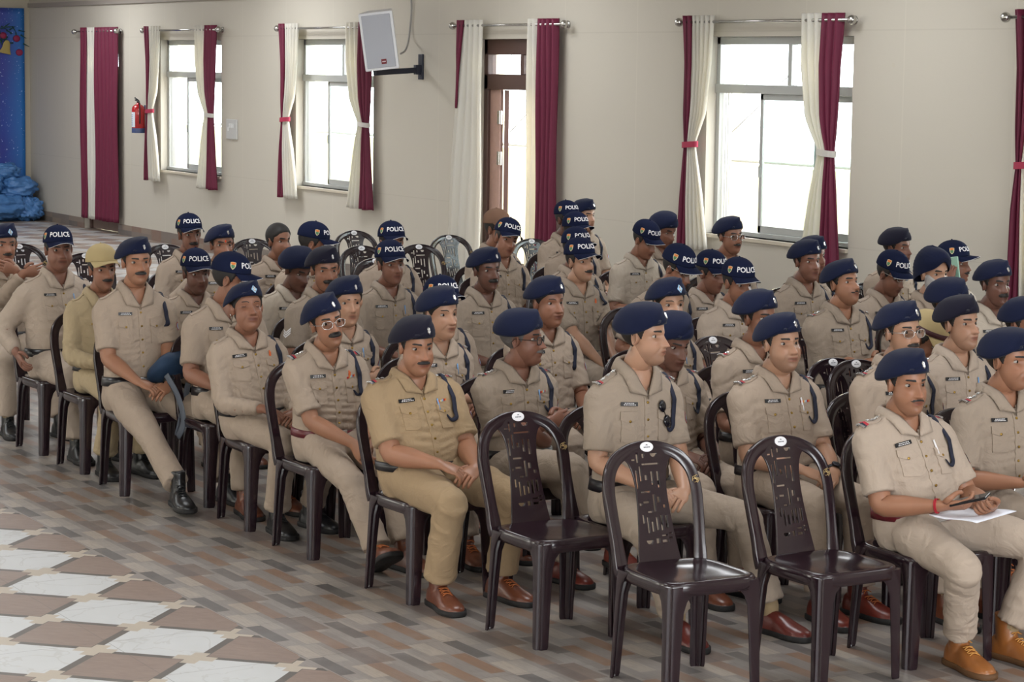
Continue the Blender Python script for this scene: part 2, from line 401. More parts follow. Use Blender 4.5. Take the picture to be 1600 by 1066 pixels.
REDP = mat('red_patch', rgb(170, 30, 45), 0.7); BLACKPL = mat('black_plastic', rgb(18, 18, 22), 0.3); BLUECLOTH = mat('navy_cord', rgb(24, 28, 48), 0.8)
GOLD = mat('brass', rgb(150, 120, 60), 0.35, metal=0.8)

def beret_mesh(v):
    """v: 0..1 variation of drape"""
    n = 48; a = np.linspace(0, 2*math.pi, n, endpoint=False); ca, sa = np.cos(a), np.sin(a)
    def ring(rx, ry, cx, cy, z0, ty, tx):
        x = cx+rx*ca; y = cy+ry*sa; return np.stack([x, y, z0+ty*y+tx*x], -1)
    t = 0.20+0.10*v
    R = [ring(0.099, 0.0775, -0.012, 0, 0.042, 0.05, 0.17), ring(0.1035, 0.082, -0.012, 0, 0.038, 0.05, 0.16), ring(0.1045, 0.083, -0.012, 0, 0.050, 0.06, 0.15),
         ring(0.1045, 0.0835, -0.014, -0.003, 0.064, 0.14, 0.13), ring(0.106, 0.088, -0.020, -0.014, 0.068, 0.32+t*0.4, 0.12), ring(0.107, 0.090, -0.025, -0.021, 0.071, 0.42+t*0.4, 0.13),
         ring(0.107, 0.090, -0.026, -0.022, 0.083, 0.42+t*0.4, 0.13), ring(0.099, 0.083, -0.026, -0.019, 0.102, 0.38+t*0.3, 0.12), ring(0.081, 0.068, -0.026, -0.014, 0.116, 0.32, 0.11),
         ring(0.057, 0.048, -0.028, -0.012, 0.126, 0.27, 0.09), ring(0.027, 0.023, -0.026, -0.008, 0.130, 0.22, 0.08)]
    # the left-front of the band is stiffened and stands up
    b = MB(); R = np.array(R)
    st = np.exp(-((a-0.55)/0.5)**2); R[4:8, :, 0] -= 0.000*st; R[4:8, :, 2] += 0.010*st
    R[5:9, :, 2] += 0.003*np.sin(3*a+v*5)
    b.loft(R, 0, (False, True)); return b
def shell_solid(mb): return mb

def badge_on(b, bvh, d, size, kind):
    """badge mesh placed on the hat where direction d from the head centre leaves it"""
    d = nrm(np.array(d, float)); c_ = np.array([-0.012, 0, 0.060]); hit = bvh.ray_cast(Vector(c_+d*0.3), Vector(-d))
    if hit[0] is None: return None
    p = np.array(hit[0]); nn = nrm(np.array(hit[1])); nn = nn if nn@d > 0 else -nn
    up = nrm(np.array([0, 0, 1.0])-nn*nn[2]); rt = np.cross(up, nn)
    def pl(pts, h, mi):
        pts = np.array(pts, float)*size; k = len(pts)
        lo = p+pts[:, :1]*rt+pts[:, 1:]*up+nn*0.0005; hi = p+pts[:, :1]*0.8*rt+pts[:, 1:]*0.8*up+nn*h
        b.loft([lo, hi], mi, (False, True))
    if kind == 'diamond': pl([(0, 1.15), (-0.85, 0), (0, -1.15), (0.85, 0)], 0.0015, 1)
    a = np.linspace(0, 2*math.pi, 12, endpoint=False)
    pl([(0.42*math.cos(t)*(1 if k % 2 else 0.7), 0.85*math.sin(t)*(1 if k % 2 else 0.85)) for k, t in enumerate(a)], 0.004, 0)
    pl([(0.22*math.cos(t), 0.25*math.sin(t)+0.5) for t in a], 0.006, 0)
    return b

def cap_r(th, z):
    """radius of the cap crown around the head axis (centre x=-.012) at angle th and height z"""
    t = np.clip((z-0.030)/0.106, 0, 1); k = (1-t**2.6)**0.5
    a, bb = 0.108, 0.0875; return 1/np.sqrt((np.cos(th)/a)**2+(np.sin(th)/bb)**2)*k
def cap_pt(th, z, off=0.0):
    r = cap_r(th, z)+off; return np.stack([-0.012+r*np.cos(th), r*np.sin(th), z+0*th], -1)

def cap_parts(main, text=True, badge=True, peak=False):
    """list of (name, MB-mesh, mats)"""
    out = []; n = 48; a = np.linspace(0, 2*math.pi, n, endpoint=False)
    T = 0.035*np.cos(a)*0.35
    b = MB(); rings = [cap_pt(a, np.full(n, zz)) for zz in (0.030, 0.038, 0.050, 0.064, 0.078, 0.092, 0.104, 0.114, 0.122, 0.128, 0.1325, 0.1352)]
    b.loft(rings, 0, (False, True)); a2 = np.linspace(0, 2*math.pi, 10, endpoint=False)
    b.loft([np.stack([-0.012+0.006*q*np.cos(a2), 0.006*q*np.sin(a2), np.full(10, h)], -1) for q, h in ((1, 0.134), (0.9, 0.139), (0.4, 0.141))])
    out.append(('crown', b, [main], None))
    th = np.linspace(-1.12, 1.12, 25); rows = []; s = np.linspace(0, 1, 7)
    base = cap_pt(th, np.full(25, 0.033), 0.0005)
    for dz in (0.0, -0.0028):
        r = []
        for q in s:
            ext = 0.066*np.cos(th*0.80)**1.1; x = base[:, 0]+q*ext; y = base[:, 1]*(1-0.10*q*np.abs(np.sin(th)))
            z = base[:, 2]+dz-0.010*q*0.8-4.6*y*y*q-0.002*q*q; r.append(np.stack([x, y, z], -1))
        rows.append(np.array(r))
    br = MB(); ringset = np.concatenate([rows[0], rows[1][::-1]], 0); br.grid(ringset, 0, wu=True)
    out.append(('brim', br, [main], None))
    if text:
        e = rows[0][-1]; pb = MB(); pb.tube(e+np.array([0.0006, 0, -0.0014]), 0.0010, 6); out.append(('piping', pb, [WHITE], 'white edging'))
        tv, tf = text_arrays('POLICE', 0.0385); tb = MB(); V = []
        th2 = tv[:, 0]*1.03/0.100-0.14; zz = 0.075+tv[:, 1]*1.05
        tb.add(cap_pt(th2, zz, 0.0016), tf); out.append(('lettering', tb, [WHITE], 'white POLICE lettering'))
    if badge:
        tb = MB()
        def sh(pts, off, mi, c=(-1.30, 0.070)):
            pts = np.array(pts, float); th3 = c[0]+pts[:, 0]*0.0165/0.09; z3 = c[1]+pts[:, 1]*0.019
            q = cap_pt(th3, z3, off); i0 = cap_pt(np.array([c[0]]), np.array([c[1]+pts[:, 1].mean()*0.019]), off+0.0006)
            k = len(q); tb.add(np.vstack([q, i0]), [(k, i, (i+1) % k) for i in range(k)], mi)
        S = [(-1, 0.9), (-0.5, 1.0), (0, 1.05), (0.5, 1), (1, 0.9), (0.95, 0.1), (0.7, -0.5), (0.3, -0.9), (0, -1.1), (-0.3, -0.9), (-0.7, -0.5), (-0.95, 0.1)]
        sh(S, 0.0012, 0); sh([(x*0.85, y*0.35+0.55) for x, y in S], 0.0022, 1); sh([(x*0.6, y*0.5-0.25) for x, y in S], 0.0022, 2)
        out.append(('shield_patch', tb, [CREAM, ORANGE, GREENP], 'orange and cream shield patch'))
    return out

def turban_parts():
    n = 64; a = np.linspace(0, 2*math.pi, n, endpoint=False); b = MB(); rings = []
    for t in np.linspace(0, 1, 30):
        z = 0.040+0.112*t; k = (1-(max(0, t-0.25)/0.75)**2.3)**0.5*(0.93+0.07*math.sin(min(t, 0.5)*math.pi))
        x = -0.024+0.118*k*np.cos(a); y = 0.100*k*np.sin(a)
        low = (1-t)*( -0.105*(1-np.cos(a))*0.5 - 0.0*np.cos(a)) + (1-t)*0.034*np.exp(-(np.sin(a)/0.40)**2)*(np.cos(a) > 0)
        zz = z+low+0.05*t*(0.5-0.5*np.cos(a))*0.2
        f = 0.0030*np.abs(np.sin((zz*1.0-0.55*np.abs(y)+0.18*x)*150)); f = f*(t > 0.02)
        rings.append(np.stack([x+f*np.cos(a), y+f*np.sin(a), zz], -1))
    b.loft(rings, 0, (False, True)); return [('wrap', b, [NAVY], None)]
# ------------------------------------------------------------------ bodies
# upright torso rings: z, centre x, half width, front depth, back depth, belly weight, width-belly weight
TOR = np.array([
 (0.435, 0.00, 0.150, 0.090, 0.110, 0.0, 0.0), (0.47, 0.00, 0.168, 0.105, 0.122, 0.1, 0.1), (0.52, 0.00, 0.172, 0.110, 0.122, 0.35, 0.3), (0.575, 0.00, 0.158, 0.108, 0.106, 0.8, 0.5),
 (0.64, 0.00, 0.150, 0.112, 0.097, 1.0, 0.6), (0.71, 0.00, 0.153, 0.114, 0.098, 0.85, 0.5), (0.78, 0.00, 0.163, 0.116, 0.104, 0.45, 0.3), (0.84, 0.00, 0.172, 0.112, 0.106, 0.15, 0.15),
 (0.885, 0.00, 0.176, 0.098, 0.104, 0.0, 0.1), (0.915, 0.00, 0.165, 0.080, 0.096, 0, 0.05), (0.938, 0.002, 0.130, 0.066, 0.086, 0, 0), (0.958, 0.006, 0.088, 0.058, 0.074, 0, 0), (0.985, 0.012, 0.062, 0.054, 0.060, 0, 0)])
def tor_at(z, belly, wide):
    r = [np.interp(z, TOR[:, 0], TOR[:, k]) for k in range(1, 7)]
    cx, w, f, b, bw, ww = r; return cx, w*wide+belly*0.5*ww, f+belly*bw, b+0.25*belly*bw*0
def tor_ring(z, belly, wide, n=40, off=0.0, p=2.35):
    cx, w, f, b = tor_at(z, belly, wide); a = np.linspace(0, 2*math.pi, n, endpoint=False)
    c, s = np.cos(a), np.sin(a); cc = np.sign(c)*np.abs(c)**(2/p); ss = np.sign(s)*np.abs(s)**(2/p)
    return np.stack([cx+np.where(c > 0, f+off, b+off)*cc, (w+off)*ss, np.full(n, z)], -1)

class Pose:
    def __init__(s, lean, side, twist, k, slouch): s.l, s.sd, s.tw, s.k, s.sl = lean, side, twist, k, slouch
    def T(s, P):
        P = np.asarray(P, float); one = P.ndim == 1; P = np.atleast_2d(P).copy(); z0 = 0.50; h = P[:, 2]-z0; up = h > 0
        q = np.clip(h/0.45, 0, 1.2); a = s.tw*sm(q, 0, 1)
        x, y = P[:, 0]*np.cos(a)-P[:, 1]*np.sin(a), P[:, 0]*np.sin(a)+P[:, 1]*np.cos(a)
        hh = np.where(up, h*s.k, h); th = np.where(up, s.l*sm(q, -0.1, 0.45), 0)
        X = x*np.cos(th)+hh*np.sin(th)-s.sl*np.sin(np.pi*np.clip(q, 0, 1)); Z = z0+hh*np.cos(th)-x*np.sin(th)
        Y = y+s.sd*np.where(up, hh, 0); out = np.stack([X, Y, Z], -1)
        return out[0] if one else out

def ik(a, b, l1, l2, pole):
    a, b = np.array(a, float), np.array(b, float); d = b-a; L = np.linalg.norm(d)
    if L > (l1+l2)*0.995: b = a+d/L*(l1+l2)*0.995; d = b-a; L = np.linalg.norm(d)
    x = (l1*l1-l2*l2+L*L)/(2*L); h = math.sqrt(max(l1*l1-x*x, 1e-6)); u = d/L; p = np.array(pole, float)-a; p = nrm(p-u*(p@u))
    return a+u*x+p*h, b

def hand(mb, wrist, d, n, curl, side, thumb=0.5, spread=1.0, sc=1.0):
    """palm and five bent fingers. d: towards the fingers, n: the way the palm faces, side: +1 left hand"""
    d = nrm(np.array(d, float)); n = nrm(np.array(n, float)-d*(np.array(n, float)@d)); w = np.cross(d, n)*side   # w: towards the little finger or thumb
    w = np.cross(n, d)*side*-1.0; tw = -w
    pl = 0.092*sc; P = lambda a, b, c: wrist+d*a*sc+w*b*sc+n*c*sc
    cur = np.broadcast_to(np.array(curl, float), (4,))
    Ls = [0.070, 0.078, 0.073, 0.058]; Bs = [-0.030, -0.010, 0.010, 0.029]
    for L, bpos, c in zip(Ls, Bs, cur):
        st = P(0.078, bpos*0.95, 0.0); ang = 0.0; dirw = spread*bpos*2.2; pts = [st, ]; p = st.copy()
        segs = [0.012, L*0.45, L*0.31, L*0.24]; bend = [0.10, c*0.9, c*1.15, c*0.8]; rad = [0.0100]
        for sg, bd, rr in zip(segs, bend, (0.0098, 0.0088, 0.0082, 0.0070)):
            ang += bd*0.5; dd = d*math.cos(ang)+n*math.sin(ang); dd = nrm(dd+w*dirw*math.cos(ang)); p = p+dd*sg*sc; ang += bd*0.5; pts.append(p.copy()); rad.append(rr)
        Q = catmull(pts, 12); rr = np.interp(np.linspace(0, 1, 12), np.linspace(0, 1, len(rad)), rad)*sc; rr[-1] *= 0.72
        mb.tube(Q, rr, 9, ref=n)
        tip = Q[-1]+(Q[-1]-Q[-2])*0.25; mb.add([tip], [])
    st = P(0.022, -0.030, 0.006); t1 = P(0.045, -0.050, 0.014); t2 = P(0.070, -0.058+0.022*thumb, 0.018+0.022*thumb); t3 = P(0.090, -0.055+0.040*thumb, 0.020+0.030*thumb)
    Q = catmull([st, t1, t2, t3], 11); mb.tube(Q, np.interp(np.linspace(0, 1, 11), [0, 0.3, 0.6, 0.9, 1], [0.014, 0.0125, 0.0105, 0.0095, 0.006])*sc, 9, ref=n)

def arm(mb, sh, el, wr, d, n, curl, side, fat=1.0, thumb=0.5, sc=1.0, spread=1.0):
    """one continuous tube from the shoulder through elbow and wrist into the palm, then the fingers"""
    sh, el, wr = map(lambda q: np.array(q, float), (sh, el, wr)); d = nrm(np.array(d, float)); n = nrm(np.array(n, float)-d*(np.array(n, float)@d)); w = np.cross(n, d)
    fa = nrm(wr-el); ua = nrm(el-sh)
    ctr = [sh, sh+ua*0.08, (sh+el)/2, el-ua*0.045, el+(fa-ua)*0.004, el+fa*0.05, el+fa*0.10, (el+wr)/2+fa*0.03, wr-fa*0.035, wr, wr+d*0.022*sc, wr+d*0.050*sc, wr+d*0.078*sc, wr+d*0.094*sc]
    ra = [0.050, 0.050, 0.046, 0.041, 0.040, 0.042, 0.041, 0.034, 0.028, 0.0265, 0.030, 0.040, 0.042, 0.038]
    rb = [0.050, 0.048, 0.044, 0.040, 0.039, 0.039, 0.037, 0.030, 0.022, 0.0195, 0.017, 0.0165, 0.0145, 0.0105]
    ra = np.array(ra)*np.array([fat]*9+[0.5+0.5*fat]+[sc]*4); rb = np.array(rb)*np.array([fat]*9+[0.5+0.5*fat]+[sc]*4)
    N = 34; Q = catmull(ctr, N); t = np.linspace(0, 1, N); tt = np.linspace(0, 1, len(ctr)); A = np.interp(t, tt, ra); B = np.interp(t, tt, rb)
    T = nrm(np.gradient(Q, axis=0)); a = np.linspace(0, 2*math.pi, 18, endpoint=False); rings = []
    for i in range(N):
        wv = w*1.0; wv = wv-T[i]*(wv@T[i])
        if np.linalg.norm(wv) < 0.25: wv = np.cross(T[i], n)
        wv = nrm(wv); nv = np.cross(T[i], wv); rings.append(Q[i]+np.cos(a)[:, None]*wv*A[i]+np.sin(a)[:, None]*nv*B[i])
    mb.loft(rings); hand(mb, wr, d, n, curl, side, thumb, spread, sc)

# arm poses: wrist (x, y, z), finger direction, palm normal, curl, thumb for right (-y) then left (+y); coordinates in the seated frame
ARMS = {
 'clasp': [((0.245, -0.085, 0.625), (0.62, 0.72, -0.32), (-0.35, 0.1, -0.95), (0.55, 0.6, 0.65, 0.7), 0.3), ((0.265, 0.085, 0.600), (0.55, -0.76, -0.25), (-0.5, -0.1, -0.85), (0.5, 0.55, 0.6, 0.65), 0.3)],
 'thighs': [((0.27, -0.145, 0.635), (0.93, 0.20, -0.28), (-0.28, 0.05, -0.95), (0.25, 0.28, 0.3, 0.35), 0.2), ((0.27, 0.145, 0.635), (0.93, -0.20, -0.28), (-0.28, -0.05, -0.95), (0.25, 0.28, 0.3, 0.35), 0.2)],
 'folded': [((0.165, 0.060, 0.735), (-0.15, 0.98, 0.12), (-0.95, 0.1, -0.1), (0.35, 0.35, 0.4, 0.45), 0.2), ((0.205, -0.060, 0.715), (-0.12, -0.98, 0.05), (-0.95, -0.1, 0.0), (0.35, 0.35, 0.4, 0.45), 0.2)],
 'phone': [((0.235, -0.115, 0.655), (0.72, 0.66, 0.12), (-0.25, 0.45, 0.85), (0.55, 0.75, 0.85, 0.95), 1.0), ((0.27, 0.10, 0.640), (0.60, -0.78, 0.0), (-0.2, -0.5, 0.85), (0.5, 0.6, 0.7, 0.8), 0.6)],
 'down': [((0.33, -0.045, 0.565), (0.72, 0.25, -0.65), (-0.1, 0.95, -0.3), (0.4, 0.45, 0.5, 0.5), 0.4), ((0.335, 0.045, 0.590), (0.70, -0.35, -0.62), (0.0, -0.9, -0.4), (0.45, 0.5, 0.5, 0.55), 0.4)],
 'face': [((0.30, 0.02, 1.00), (0.10, 0.96, 0.22), (-1.0, 0.1, 0.0), (0.35, 0.4, 0.4, 0.45), 0.3), ((0.27, -0.02, 1.02), (0.1, -0.9, 0.3), (-1, 0, 0), (0.3, 0.4, 0.4, 0.5), 0.3)],
 'ear': [((0.13, -0.145, 1.02), (-0.05, 0.25, 0.95), (-0.35, 0.9, 0.0), (0.6, 0.6, 0.6, 0.7), 0.8), ((0.27, 0.145, 0.635), (0.93, -0.20, -0.28), (-0.28, -0.05, -0.95), (0.25, 0.28, 0.3, 0.35), 0.2)],
 'hang': [((0.02, -0.30, 0.60), (0.75, 0.1, -0.65), (0.2, 0.9, 0.0), (0.4, 0.45, 0.5, 0.5), 0.4), ((0.27, 0.145, 0.635), (0.93, -0.20, -0.28), (-0.28, -0.05, -0.95), (0.25, 0.28, 0.3, 0.35), 0.2)],
}
# leg poses: ankle (x, |y|) for right then left, knee spread
LEGS = {'sit': ((0.47, 0.10), (0.45, 0.12), 0.13), 'wide': ((0.47, 0.20), (0.46, 0.19), 0.20), 'tuck': ((0.30, 0.10), (0.33, 0.11), 0.12), 'out': ((0.68, 0.13), (0.52, 0.15), 0.14),
        'mix': ((0.40, 0.12), (0.58, 0.16), 0.15), 'far_out': ((0.74, 0.20), (0.60, 0.24), 0.17)}

KHAKI = [rgb(163, 147, 132), rgb(153, 139, 125), rgb(172, 157, 143), rgb(156, 134, 106), rgb(170, 153, 124), rgb(180, 168, 154)]
def khaki(i): return cloth_mat('khaki_cloth_%d' % i, KHAKI[i])
SHOES = {}
def shoe_mesh(style):
    """boot or shoe in foot coordinates: x to the toe, ankle above the origin, sole at z=0; returns parts"""
    if style in SHOES: return SHOES[style]
    cols = {'brown': rgb(104, 57, 38), 'redbrown': rgb(104, 38, 28), 'tan': rgb(146, 90, 44), 'black': rgb(16, 17, 20), 'loafer': rgb(92, 34, 28)}
    m = mat('shoe_leather_'+style, cols[style], 0.32, spec=0.6, bump=(40, 0.25, 0.003), var=(12, 0.12)); so = mat('shoe_sole_'+('tan' if style == 'tan' else 'dark'), rgb(92, 62, 34) if style == 'tan' else rgb(24, 22, 22), 0.7)
    low = style == 'loafer'
    xs = [-0.075, -0.068, -0.045, -0.01, 0.03, 0.07, 0.11, 0.145, 0.170, 0.184, 0.190]
    wd = [0.018, 0.029, 0.035, 0.036, 0.037, 0.044, 0.049, 0.046, 0.036, 0.024, 0.010]
    ht = [0.070, 0.082, 0.090, 0.095, 0.088, 0.074, 0.058, 0.050, 0.042, 0.034, 0.024]
    b = MB(); a = np.linspace(0, 2*math.pi, 24, endpoint=False); c, s = np.cos(a), np.sin(a); R = []
    for x, w, h in zip(xs, wd, ht):
        z = 0.014+(h-0.014)*np.where(s > 0, np.abs(s)**0.9, 0)-np.where(s < 0, 0.003*np.abs(s), 0); R.append(np.stack([np.full(24, x), w*np.sign(c)*np.abs(c)**0.8+0.004*math.sin(x*12), z], -1))
    b.loft(R)
    if not low: b.loft([np.stack([0.044*c*q-0.018+dx, 0.036*s*q, np.full(24, z)], -1) for z, q, dx in ((0.05, 0.95, 0.005), (0.09, 0.98, 0.002), (0.13, 0.95, -0.003), (0.165, 1.0, -0.005), (0.170, 0.8, -0.005))])
    V, F, _ = remesh(*b.arrays(), 0.0055, 2); up = mk_mesh('shoe', V, F, [m])
    sb = MB(); o = [(x, w+0.004) for x, w in zip(xs, wd)]; pts = [(x*1.03, w) for x, w in o]+[(x*1.03, -w) for x, w in o[::-1]]
    P = catmull([(x, y+0.004*math.sin(x*12), 0) for x, y in pts]+[(pts[0][0], pts[0][1], 0)], 64)[:-1]
    P2 = P.copy(); heel = np.where(P[:, 0] < -0.01, 0, 0.0)
    sb.loft([P*[0.99, 0.95, 1]+[0, 0, 0.0], P+[0, 0, 0.004], P+[0, 0, 0.020], P*[0.96, 0.9, 1]+[0, 0, 0.022]])
    parts = [('sole', sb.mesh('sole', [so]), None)]
    if not low:
        lb = MB(); lc = mat('shoe_lace_'+style, {'tan': rgb(196, 140, 70), 'black': rgb(20, 20, 22)}.get(style, rgb(170, 96, 50)), 0.8)
        for i in range(5):
            x0 = 0.090-0.018*i; z0 = float(np.interp(x0, xs, ht))+0.003+(0.016*max(0, i-2.2)); x1 = x0-0.012; z1 = z0+0.005
            for sg in (1, -1):
                t = np.linspace(-1, 1, 7); lb.tube(np.stack([x0+(x1-x0)*(t*sg+1)/2, 0.020*t, z0+(z1-z0)*(t*sg+1)/2-0.006*t**2+0.002], -1), 0.0019, 6)
        parts.append(('laces', lb.mesh('laces', [lc]), None))
    SHOES[style] = (up, parts); return SHOES[style]

FOLD_SEED = [0]
def folds(V, Nn, axis_pts, amp, seed, freq=38):
    """cloth creases: narrow ridges across the given bend points, fading with distance, plus slow unevenness"""
    d = np.zeros(len(V)); r = np.random.default_rng(seed)
    for (c, dirv, rad, am) in axis_pts:
        q = V-np.array(c); dist = np.linalg.norm(q, axis=1); u = q@nrm(np.array(dirv, float)); ph = u*freq*r.uniform(0.8, 1.25)*2+noise3(V, 9, seed+int(am*1e4) % 97)*2.2+r.uniform(0, 6)
        d += 1.7*am*(np.abs(np.sin(ph))**0.7*2-1.2)*np.exp(-(dist/rad)**2)
    d += amp*noise3(V, 16, seed)+amp*0.5*noise3(V, 34, seed+1)
    for q_, sc_ in enumerate(((1, 1, 2.6), (1.2, 2.4, 1.2))):   # long sharp creases
        n = noise3(V*np.array(sc_), 9.5, seed+7+q_); m_ = np.clip(noise3(V, 5, seed+9+q_)+0.35, 0, 1); d += amp*2.4*(np.clip(1-np.abs(n)*2.2, 0, 1)**2.0)*m_
    return V+Nn*d[:, None]

def build_person(pid, px, py, o):
    """o: options. Everything sits under one Empty named person."""
    near = o.get('near', False); eyez = o.get('z', 1.09)+o.get('dz', 0.03); belly = o.get('belly', 0.01); wide = o.get('wide', 1.0); ak = o.get('fat', 1.0)
    lean = math.radians(o.get('lean', -4)); fp = dict(o.get('face', {})); seed = pid*13+5; rr = np.random.default_rng(seed); fp.setdefault('w', rr.uniform(0.94, 1.03)); fp.setdefault('jaw', rr.uniform(0.8, 1.15)); fp.setdefault('fat', rr.uniform(0, 0.35)); fp.setdefault('nose', rr.uniform(0.9, 1.15))
    head_az = math.radians(o.get('az', 8)); body_az = math.radians(o.get('body', 0)); pitch = math.radians(o.get('pitch', 2)); roll = math.radians(o.get('roll', 0))
    fwd = o.get('fwd', 0.02); hs = o.get('hs', 1.0)
    Rh = rotz(head_az-body_az)@roty(pitch)@rotx(roll)
    k = 1.0
    for _ in range(8):
        po = Pose(lean, o.get('side', 0), math.radians(o.get('twist', 0)), k, o.get('slouch', 0.015))
        nb = po.T((0.016, 0, 0.985)); piv = po.T((0.020, 0, 1.02))+np.array([fwd, 0, 0.012])
        Hc = piv-Rh@np.array([-0.012, 0, -0.070])*hs; E = Hc+Rh@np.array([0.078, 0, 0])*hs
        k *= 1+(eyez-E[2])/0.6
    Ew = at(px, py, eyez); root = Ew-rotz(body_az)@np.array([E[0], E[1], 0]); root[2] = 0
    R0 = empty('person', root, body_az, o['label'], 'person', o.get('group'))
    T = po.T
    sk = skin(o.get('skin', 1)); sh_m = khaki(o.get('cloth', 0)); tr_m = khaki(o.get('trouser', o.get('cloth', 0)))
    out = {'root': R0, 'xy': root, 'az': body_az}
    # ---- head
    V, F, attrs, kids, eyes = build_head(fp, near)
    V = V*hs@Rh.T+Hc; bd = MB().add(V, F); nhead = len(V)
    # ---- neck
    inside = Hc+Rh@np.array([-0.006, 0, -0.035])*hs; low = T((0.0, 0, 0.90)); nr = 0.053*(0.9 if fp.get('female') else 1.0)*(1+0.14*fp.get('fat', 0)); mid = Hc+Rh@np.array([-0.004, 0, -0.085])*hs
    bd.loft(tube_rings(catmull([inside, mid, T((0.010, 0, 0.985)), T((0.01, 0, 0.94)), low], 14), np.interp(np.linspace(0, 1, 14), [0, 0.3, 0.55, 0.75, 1], [0.046, nr, nr*1.06, 0.070, 0.08]), 24, ref=(0, 1, 0)))
    chest = [T(tor_ring(z, belly, wide, 30, -0.008)) for z in (0.80, 0.84, 0.88, 0.91, 0.935, 0.955, 0.975)]
    bd.loft(chest)
    # ---- arms
    pose = ARMS[o.get('arms', 'clasp')]; arms = []
    for i, s in ((0, -1), (1, 1)):
        w, d, n, cu, th = o.get('armR' if i == 0 else 'armL', pose[i])
        shp = T((0.000, s*(0.150*wide+0.004), 0.868)); w = np.array(w, float)+np.array([belly*0.8, 0, 0.0]); pole = shp+np.array(o.get('pole', (-0.25, s*0.32, -0.5)))
        el, wr = ik(shp, w, 0.262, 0.245, pole); arms.append((shp, el, wr, s)); arm(bd, shp, el, wr, d, n, cu, s, ak, th, 0.93*hs*(0.9 if fp.get('female') else 1), 1.0)
    av, af = bd.arrays(); body = bd.mesh('body', [sk]); nn = len(av)
    for nm, val in attrs.items():
        at_ = body.attributes.new(nm, 'FLOAT', 'POINT'); full = np.zeros(nn); full[:nhead] = val; at_.data.foreach_set('value', full.astype(np.float32))
    obj('body', body, R0)
    # ---- things on the head
    HM = Matrix([[*(Rh[i]*hs), Hc[i]] for i in range(3)]+[[0, 0, 0, 1]])
    def on_head(name, me, label=None, parent=R0):
        q = obj(name, me, parent, label=label)
        if parent is R0: q.matrix_local = HM
        return q
    hat = o.get('hat', 'beret')
    for nm, me, lab in kids:
        if hat == 'turban' and nm == 'hair': continue
        on_head(nm, me, lab)
    gz = o.get('gaze', 9.0)
    if not fp.get('closed'):
        for c in eyes:
            e = obj('eye', eye_mesh(), R0); e.matrix_local = HM@Matrix.Translation(Vector(c))@Matrix.Rotation(math.radians(gz), 4, 'Z')@Matrix.Rotation(0.25*fp.get('down', 0), 4, 'Y')
    if hat in ('beret', 'dark_beret'):
        b = beret_mesh(rr.uniform(0, 1)); bv, bf = b.arrays(); bvh = BVHTree.FromPolygons([tuple(v) for v in bv.tolist()], bf)
        bm = NAVY_DARK if hat == 'dark_beret' else NAVY
        me = b.mesh('beret', [bm]); be = on_head('beret', me, 'navy wool beret' if hat == 'beret' else 'dark navy wool beret')
        m = be.modifiers.new('thick', 'SOLIDIFY'); m.thickness = 0.003; m.offset = -1
        if o.get('badge', 'star') != 'none':
            bb = badge_on(MB(), bvh, (0.95, 0.17, 0.26), 0.0200, o.get('badge', 'star'))
            if bb: obj('badge', bb.mesh('badge', [SILVER, SKYBADGE], smooth=False), be, label='silver badge' if o.get('badge', 'star') == 'star' else 'silver badge on a pale blue diamond')
    elif hat in ('cap', 'khaki_cap', 'brown_cap', 'peaked'):
        mm = {'cap': CAPNAVY, 'khaki_cap': KHAKICAP, 'brown_cap': BROWNCAP, 'peaked': KHAKICAP}[hat]
        parts = cap_parts(mm, hat == 'cap', hat in ('cap', ))
        HM = HM@Matrix.Translation((0.002, 0, 0.012))@Matrix.Rotation(math.radians(-7), 4, 'Y'); root_o = on_head('cap', parts[0][1].mesh('cap', [mm]), {'cap': 'navy peaked cap', 'khaki_cap': 'khaki cap', 'brown_cap': 'brown cap', 'peaked': 'khaki cap with a dark band'}[hat])
        m = root_o.modifiers.new('thick', 'SOLIDIFY'); m.thickness = 0.002; m.offset = -1
        for nm, b, ms, lab in parts[1:]: obj(nm, b.mesh(nm, ms), root_o, label=lab)
        if hat == 'peaked':
            a = np.linspace(0, 2*math.pi, 48, endpoint=False); b = MB(); b.loft([cap_pt(a, np.full(48, z), of) for z, of in ((0.034, 0.001), (0.036, 0.004), (0.056, 0.004), (0.058, 0.001))], 0, (False, False)); obj('band', b.mesh('band', [mat('maroon_band', rgb(62, 24, 30), 0.6)]), root_o, label='dark maroon band')
    elif hat == 'turban':
        p = turban_parts()[0]; on_head('turban', p[1].mesh('turban', p[2]), 'navy turban')
    if o.get('glasses'):
        g = MB(); lg = MB(); a = np.linspace(0, 2*math.pi, 22, endpoint=False)
        for s in (1, -1):
            cpt = np.array([0.0905, s*0.0335, -0.004]); yaw = rotz(s*0.16)
            lp = np.stack([np.zeros(22), 0.0255*np.sign(np.cos(a))*np.abs(np.cos(a))**0.8, 0.0185*np.sign(np.sin(a))*np.abs(np.sin(a))**0.8], -1)@yaw.T+cpt
            g.tube(lp, 0.0014 if o['glasses'] == 'thin' else 0.0022, 6, closed=True); lg.add(np.vstack([lp, cpt]), [(22, i, (i+1) % 22) for i in range(22)])
            g.tube(catmull([cpt+yaw@np.array([0, s*0.0255, 0.004]), (0.070, s*0.069, 0.0), (0.02, s*0.0765, 0.0), (-0.012, s*0.078, 0.001), (-0.026, s*0.077, -0.012)], 12), 0.0016, 6)
        g.tube(catmull([(0.089, 0.009, 0.0), (0.095, 0, 0.003), (0.089, -0.009, 0.0)], 6), 0.0014, 6)
        fr = on_head('glasses', g.mesh('glasses', [SILVER if o['glasses'] == 'thin' else BLACKPL]), 'thin metal glasses' if o['glasses'] == 'thin' else 'dark framed glasses')
